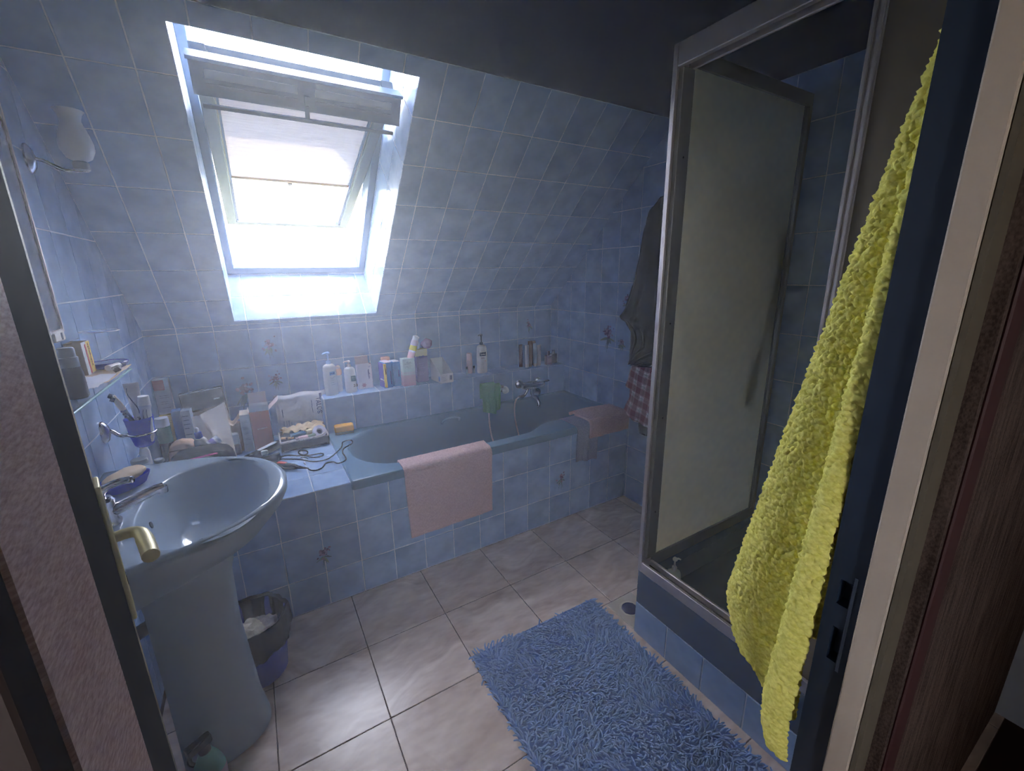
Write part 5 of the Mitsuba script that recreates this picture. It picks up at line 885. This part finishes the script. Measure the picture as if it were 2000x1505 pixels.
t.put('fabric', sheet(drape(-.338, -.035, [(.150, zr2 + .010), (.160, zr2 + .016), (.150, zr2 + .022), (.08, zr2 + .028), (.01, zr2 + .026), (-.026, zr2 + .018), (-.040, zr2 - .010), (-.040, .53), (-.036, .485)], 40, .003, 4, (lambda u, k: (.06 * (1 - k) if k < .5 else .03) * (1 - u) * 0 + .0, lambda u, k: .012 * max(0, .5 - k) * math.sin(u * 4))), .011), 'rose_towel', 50)
t.put('under_layer', sheet(drape(-.322, -.045, [(.13, zr2 + .007), (.08, zr2 + .013), (.01, zr2 + .012), (-.018, zr2 + .005), (-.0315, zr2 - .015), (-.0315, .53), (-.0295, .495)], 30, .002, 4), .007), 'rose_towel', 50)

# ---------------------------------------------------------------- clothes on the right wall
def hanging(left, right, n=46, m=26, depth=.07, seed=1, folds=5.0, x0=-.012):
    """A garment against the wall x = 0: left and right are (y, z) outlines from top to bottom; the front bulges and folds."""
    left, right = np.array(left), np.array(right); v = np.linspace(0, 1, n)
    def sample(o): d = np.r_[0, np.cumsum(np.linalg.norm(np.diff(o, axis=0), axis=1))]; return np.stack([np.interp(v * d[-1], d, o[:, k]) for k in (0, 1)], 1)
    Lf, Rt = sample(left), sample(right); fr, bk2 = [], []
    NZ = meshkit.fbm(np.stack(np.broadcast_arrays(np.linspace(0, 1, m)[None, :] * 5, v[:, None] * 9, float(seed)), -1), 3, seed) - .5
    for i in range(n):
        for u in np.linspace(0, 1, m):
            y, z = Lf[i] * (1 - u) + Rt[i] * u; b = (1 - abs(2 * u - 1) ** 3) ** .5
            fd = .5 + .5 * math.sin(u * folds * 6.28 + seed + 1.2 * math.sin(v[i] * 5 + seed)); nz = NZ[i, int(round(u * (m - 1)))]
            fr.append((x0 - .004 - depth * b * (.55 + .30 * fd * (.3 + .7 * v[i]) + .5 * nz), y, z)); bk2.append((x0, y, z))
    ii = np.arange(n * m).reshape(n, m); qf = np.stack([ii[:-1, :-1], ii[:-1, 1:], ii[1:, 1:], ii[1:, :-1]], -1).reshape(-1, 4)[:, [0, 1, 2, 0, 2, 3]].reshape(-1, 3); o = n * m
    e = np.r_[ii[0, :], ii[1:, -1], ii[-1, -2::-1], ii[-2:0:-1, 0]]; e2 = np.roll(e, -1)
    q = tm(np.vstack([fr, bk2]), np.vstack([qf, qf[:, ::-1] + o, np.stack([e, e + o, e2], 1), np.stack([e2, e + o, e2 + o], 1)])); q.fix_normals(); return q
mat('black_cloth', pri(proc(cloth_fn(srgb(6, 7, 9), srgb(15, 16, 19), 120)), .85, .15)); mat('black_cloth_deep', pri(srgb(14, 15, 18), .9, .1))
def plaid_fn(p, n, uv):
    y, z = p.y * 1.0 + p.z * .18, p.z - p.y * .18; w = .075
    def band(v, c0, h): 
        f = v / w - dr.floor(v / w); return dr.select(dr.abs(f - c0) < h, 1.0, 0.0)
    red = band(y, .25, .24) + band(z, .25, .24); wht = band(y, .75, .17) * band(z, .75, .17); thin = dr.maximum(dr.maximum(band(y, .75, .02), band(z, .75, .02)), dr.maximum(band(y, .66, .015), band(z, .66, .015)))
    c = mix(mi.Color3f(*srgb(176, 150, 158)), mi.Color3f(*srgb(112, 34, 56)), dr.clip(red * .62, 0, 1)); c = mix(c, mi.Color3f(*srgb(206, 200, 204)), wht); return mix(c, mi.Color3f(*srgb(44, 30, 44)), thin * .75)
mat('plaid_cloth', pri(proc(plaid_fn), .9, .15))
t = Thing('plaid_shirt', 'red and white plaid shirt hanging under the black coat at the end of the bath', 'shirt'); t.put('fabric', hanging([(-.24, 1.25), (-.11, 1.10), (-.083, 1.012), (-.037, .901), (-.008, .788), (.010, .745), (-.027, .741), (-.031, .684), (.002, .619), (.012, .590), (-.047, .562)], [(-.50, 1.25), (-.48, 1.0), (-.45, .8), (-.42, .66), (-.36, .540), (-.30, .536)], 60, 36, .038, 3, 3.0, -.024), 'plaid_cloth', 50)
t = Thing('black_coat', 'long black coat hanging on the right wall beside the shower cabin', 'coat'); t.put('fabric', hanging([(-.215, 1.765), (-.150, 1.722), (-.108, 1.612), (-.089, 1.514), (-.062, 1.374), (-.001, 1.205), (.036, 1.170), (-.019, 1.150), (-.07, 1.102), (-.077, 1.011), (-.084, .922)], [(-.42, 1.79), (-.60, 1.77), (-.74, 1.68), (-.79, 1.52), (-.78, 1.3), (-.70, 1.05), (-.50, .90), (-.30, .915), (-.19, .905)], 60, 44, .085, 1, 6.0, -.070), 'black_cloth', 50)
t = Thing('black_trousers', 'black garment whose ragged hem shows below the plaid shirt', 'trousers'); t.put('fabric', hanging([(-.15, .80), (-.10, .60), (-.093, .533), (-.104, .469), (-.125, .478)], [(-.40, .80), (-.38, .60), (-.33, .50), (-.26, .47), (-.18, .483)], 30, 20, .014, 6, 3.0, -.003), 'black_cloth_deep', 50)
t = Thing('dark_scarf', 'dark strip of cloth touching the frosted panel, seen only as a blurred diagonal', 'scarf'); qq = smoothpath([(-.060, -.813, 1.56), (-.070, -.813, 1.40), (-.090, -.813, 1.22), (-.130, -.813, 1.04), (-.175, -.813, .86)], 8); sc_ = np.array([[p + np.array([d_, 0, -.1 * d_]) for d_ in np.linspace(-.030, .035, 6)] for p in qq]); t.put('fabric', sheet(sc_, .006), 'black_cloth_deep', 40)

# ---------------------------------------------------------------- yellow terry robe behind the door jamb
mat('terry_yellow', two({'type': 'principled', 'base_color': proc(cloth_fn(srgb(214, 208, 92), srgb(240, 234, 136), 220)), 'roughness': .95, 'specular': .1, 'sheen': .5}))
sec = np.array([(-.935, -1.576), (-.925, -1.52), (-.955, -1.43), (-1.025, -1.365), (-1.105, -1.375), (-1.145, -1.44), (-1.153, -1.532), (-1.166, -1.545), (-1.180, -1.534), (-1.205, -1.524), (-1.236, -1.530), (-1.262, -1.54), (-1.262, -1.576)])
A0 = np.array([-1.165, -1.572]); nu, nv = 300, 400
sp_ = smoothpath(np.c_[sec, np.zeros(len(sec))], 30)[:, :2]; dl = np.r_[0, np.cumsum(np.linalg.norm(np.diff(sp_, axis=0), axis=1))]; uu = np.linspace(0, dl[-1], nu); sp_ = np.stack([np.interp(uu, dl, sp_[:, k]) for k in (0, 1)], 1)
lob = np.clip((uu / dl[-1] - .60) / .05, 0, 1); hem_z = .650 * (1 - lob) + .625 * lob
vv = np.linspace(0, 1, nv)[None, :]; Zt = 1.700 - (1.700 - hem_z[:, None]) * vv
sc = .045 + .955 * np.clip((1.70 - Zt) / .90, 0, 1.06) ** .92; tuck = 1 - .20 * np.clip((vv - .90) / .10, 0, 1) ** 2
XY = A0 + (sp_[:, None, :] - A0) * (sc * tuck)[..., None]
G = np.concatenate([XY, Zt[..., None]], -1); G[..., 1] = np.maximum(G[..., 1], YD + .006)
du, dv_ = np.gradient(G, axis=0), np.gradient(G, axis=1); N_ = np.cross(du, dv_); N_ /= np.linalg.norm(N_, axis=2, keepdims=True) + 1e-12
if (N_[150, 200] @ (G[150, 200] - np.array([-1.1, -1.57, 1.1]))) < 0: N_ = -N_
fz = meshkit.noise(G * 190, 3) * .6 + meshkit.noise(G * 310, 5) * .45 + meshkit.noise(G * 60, 7) * .15
G = G + N_ * (fz[..., None] - .5) * .013; G[..., 1] = np.maximum(G[..., 1], YD + .003)
RB = Thing('terry_towel', 'bright yellow terry towel hanging in two thick folds behind the right door jamb', 'towel'); RB.put('fabric', sheet(G, .004), 'terry_yellow', True)
RB.put('hanging_loop', tube(smoothpath([(-1.165, -1.566, 1.690), (-1.160, -1.560, 1.715), (-1.155, -1.562, 1.735)], 5), .004, 8), 'terry_yellow', True)
t = Thing('wall_hook', 'small hook on the doorway wall that holds the yellow towel', 'hook'); t.put('plate', cbox(-1.170, -1.140, YD, YD + .004, 1.715, 1.765, .001), 'chrome'); t.put('hook', tube(smoothpath([(-1.155, YD + .003, 1.745), (-1.155, YD + .020, 1.728), (-1.155, YD + .034, 1.736), (-1.155, YD + .036, 1.750)], 5), .004, 8), 'chrome', True)
# ---------------------------------------------------------------- added haze that imitates lens glare around the roof window
yk, yt = YB + .03, YB + .03 - (ZC + .04 - ZK - .02) / math.tan(ANG)      # a little inside the walls, so that its skin never lies on a visible surface
hz = prism(XL - .03, XR + .03, [(YD - .018, -.03), (yk, -.03), (yk, ZK + .02), (yt, ZC + .04), (YD - .018, ZC + .04)])
hz.fix_normals()
labels['glare_haze'] = {'label': 'added thin haze filling the bathroom, imitating lens glare around the roof window', 'kind': 'stuff'}
scene['glare_haze'] = mikit.ply(hz, {'type': 'null'}, interior={'type': 'ref', 'id': 'glare_medium'})
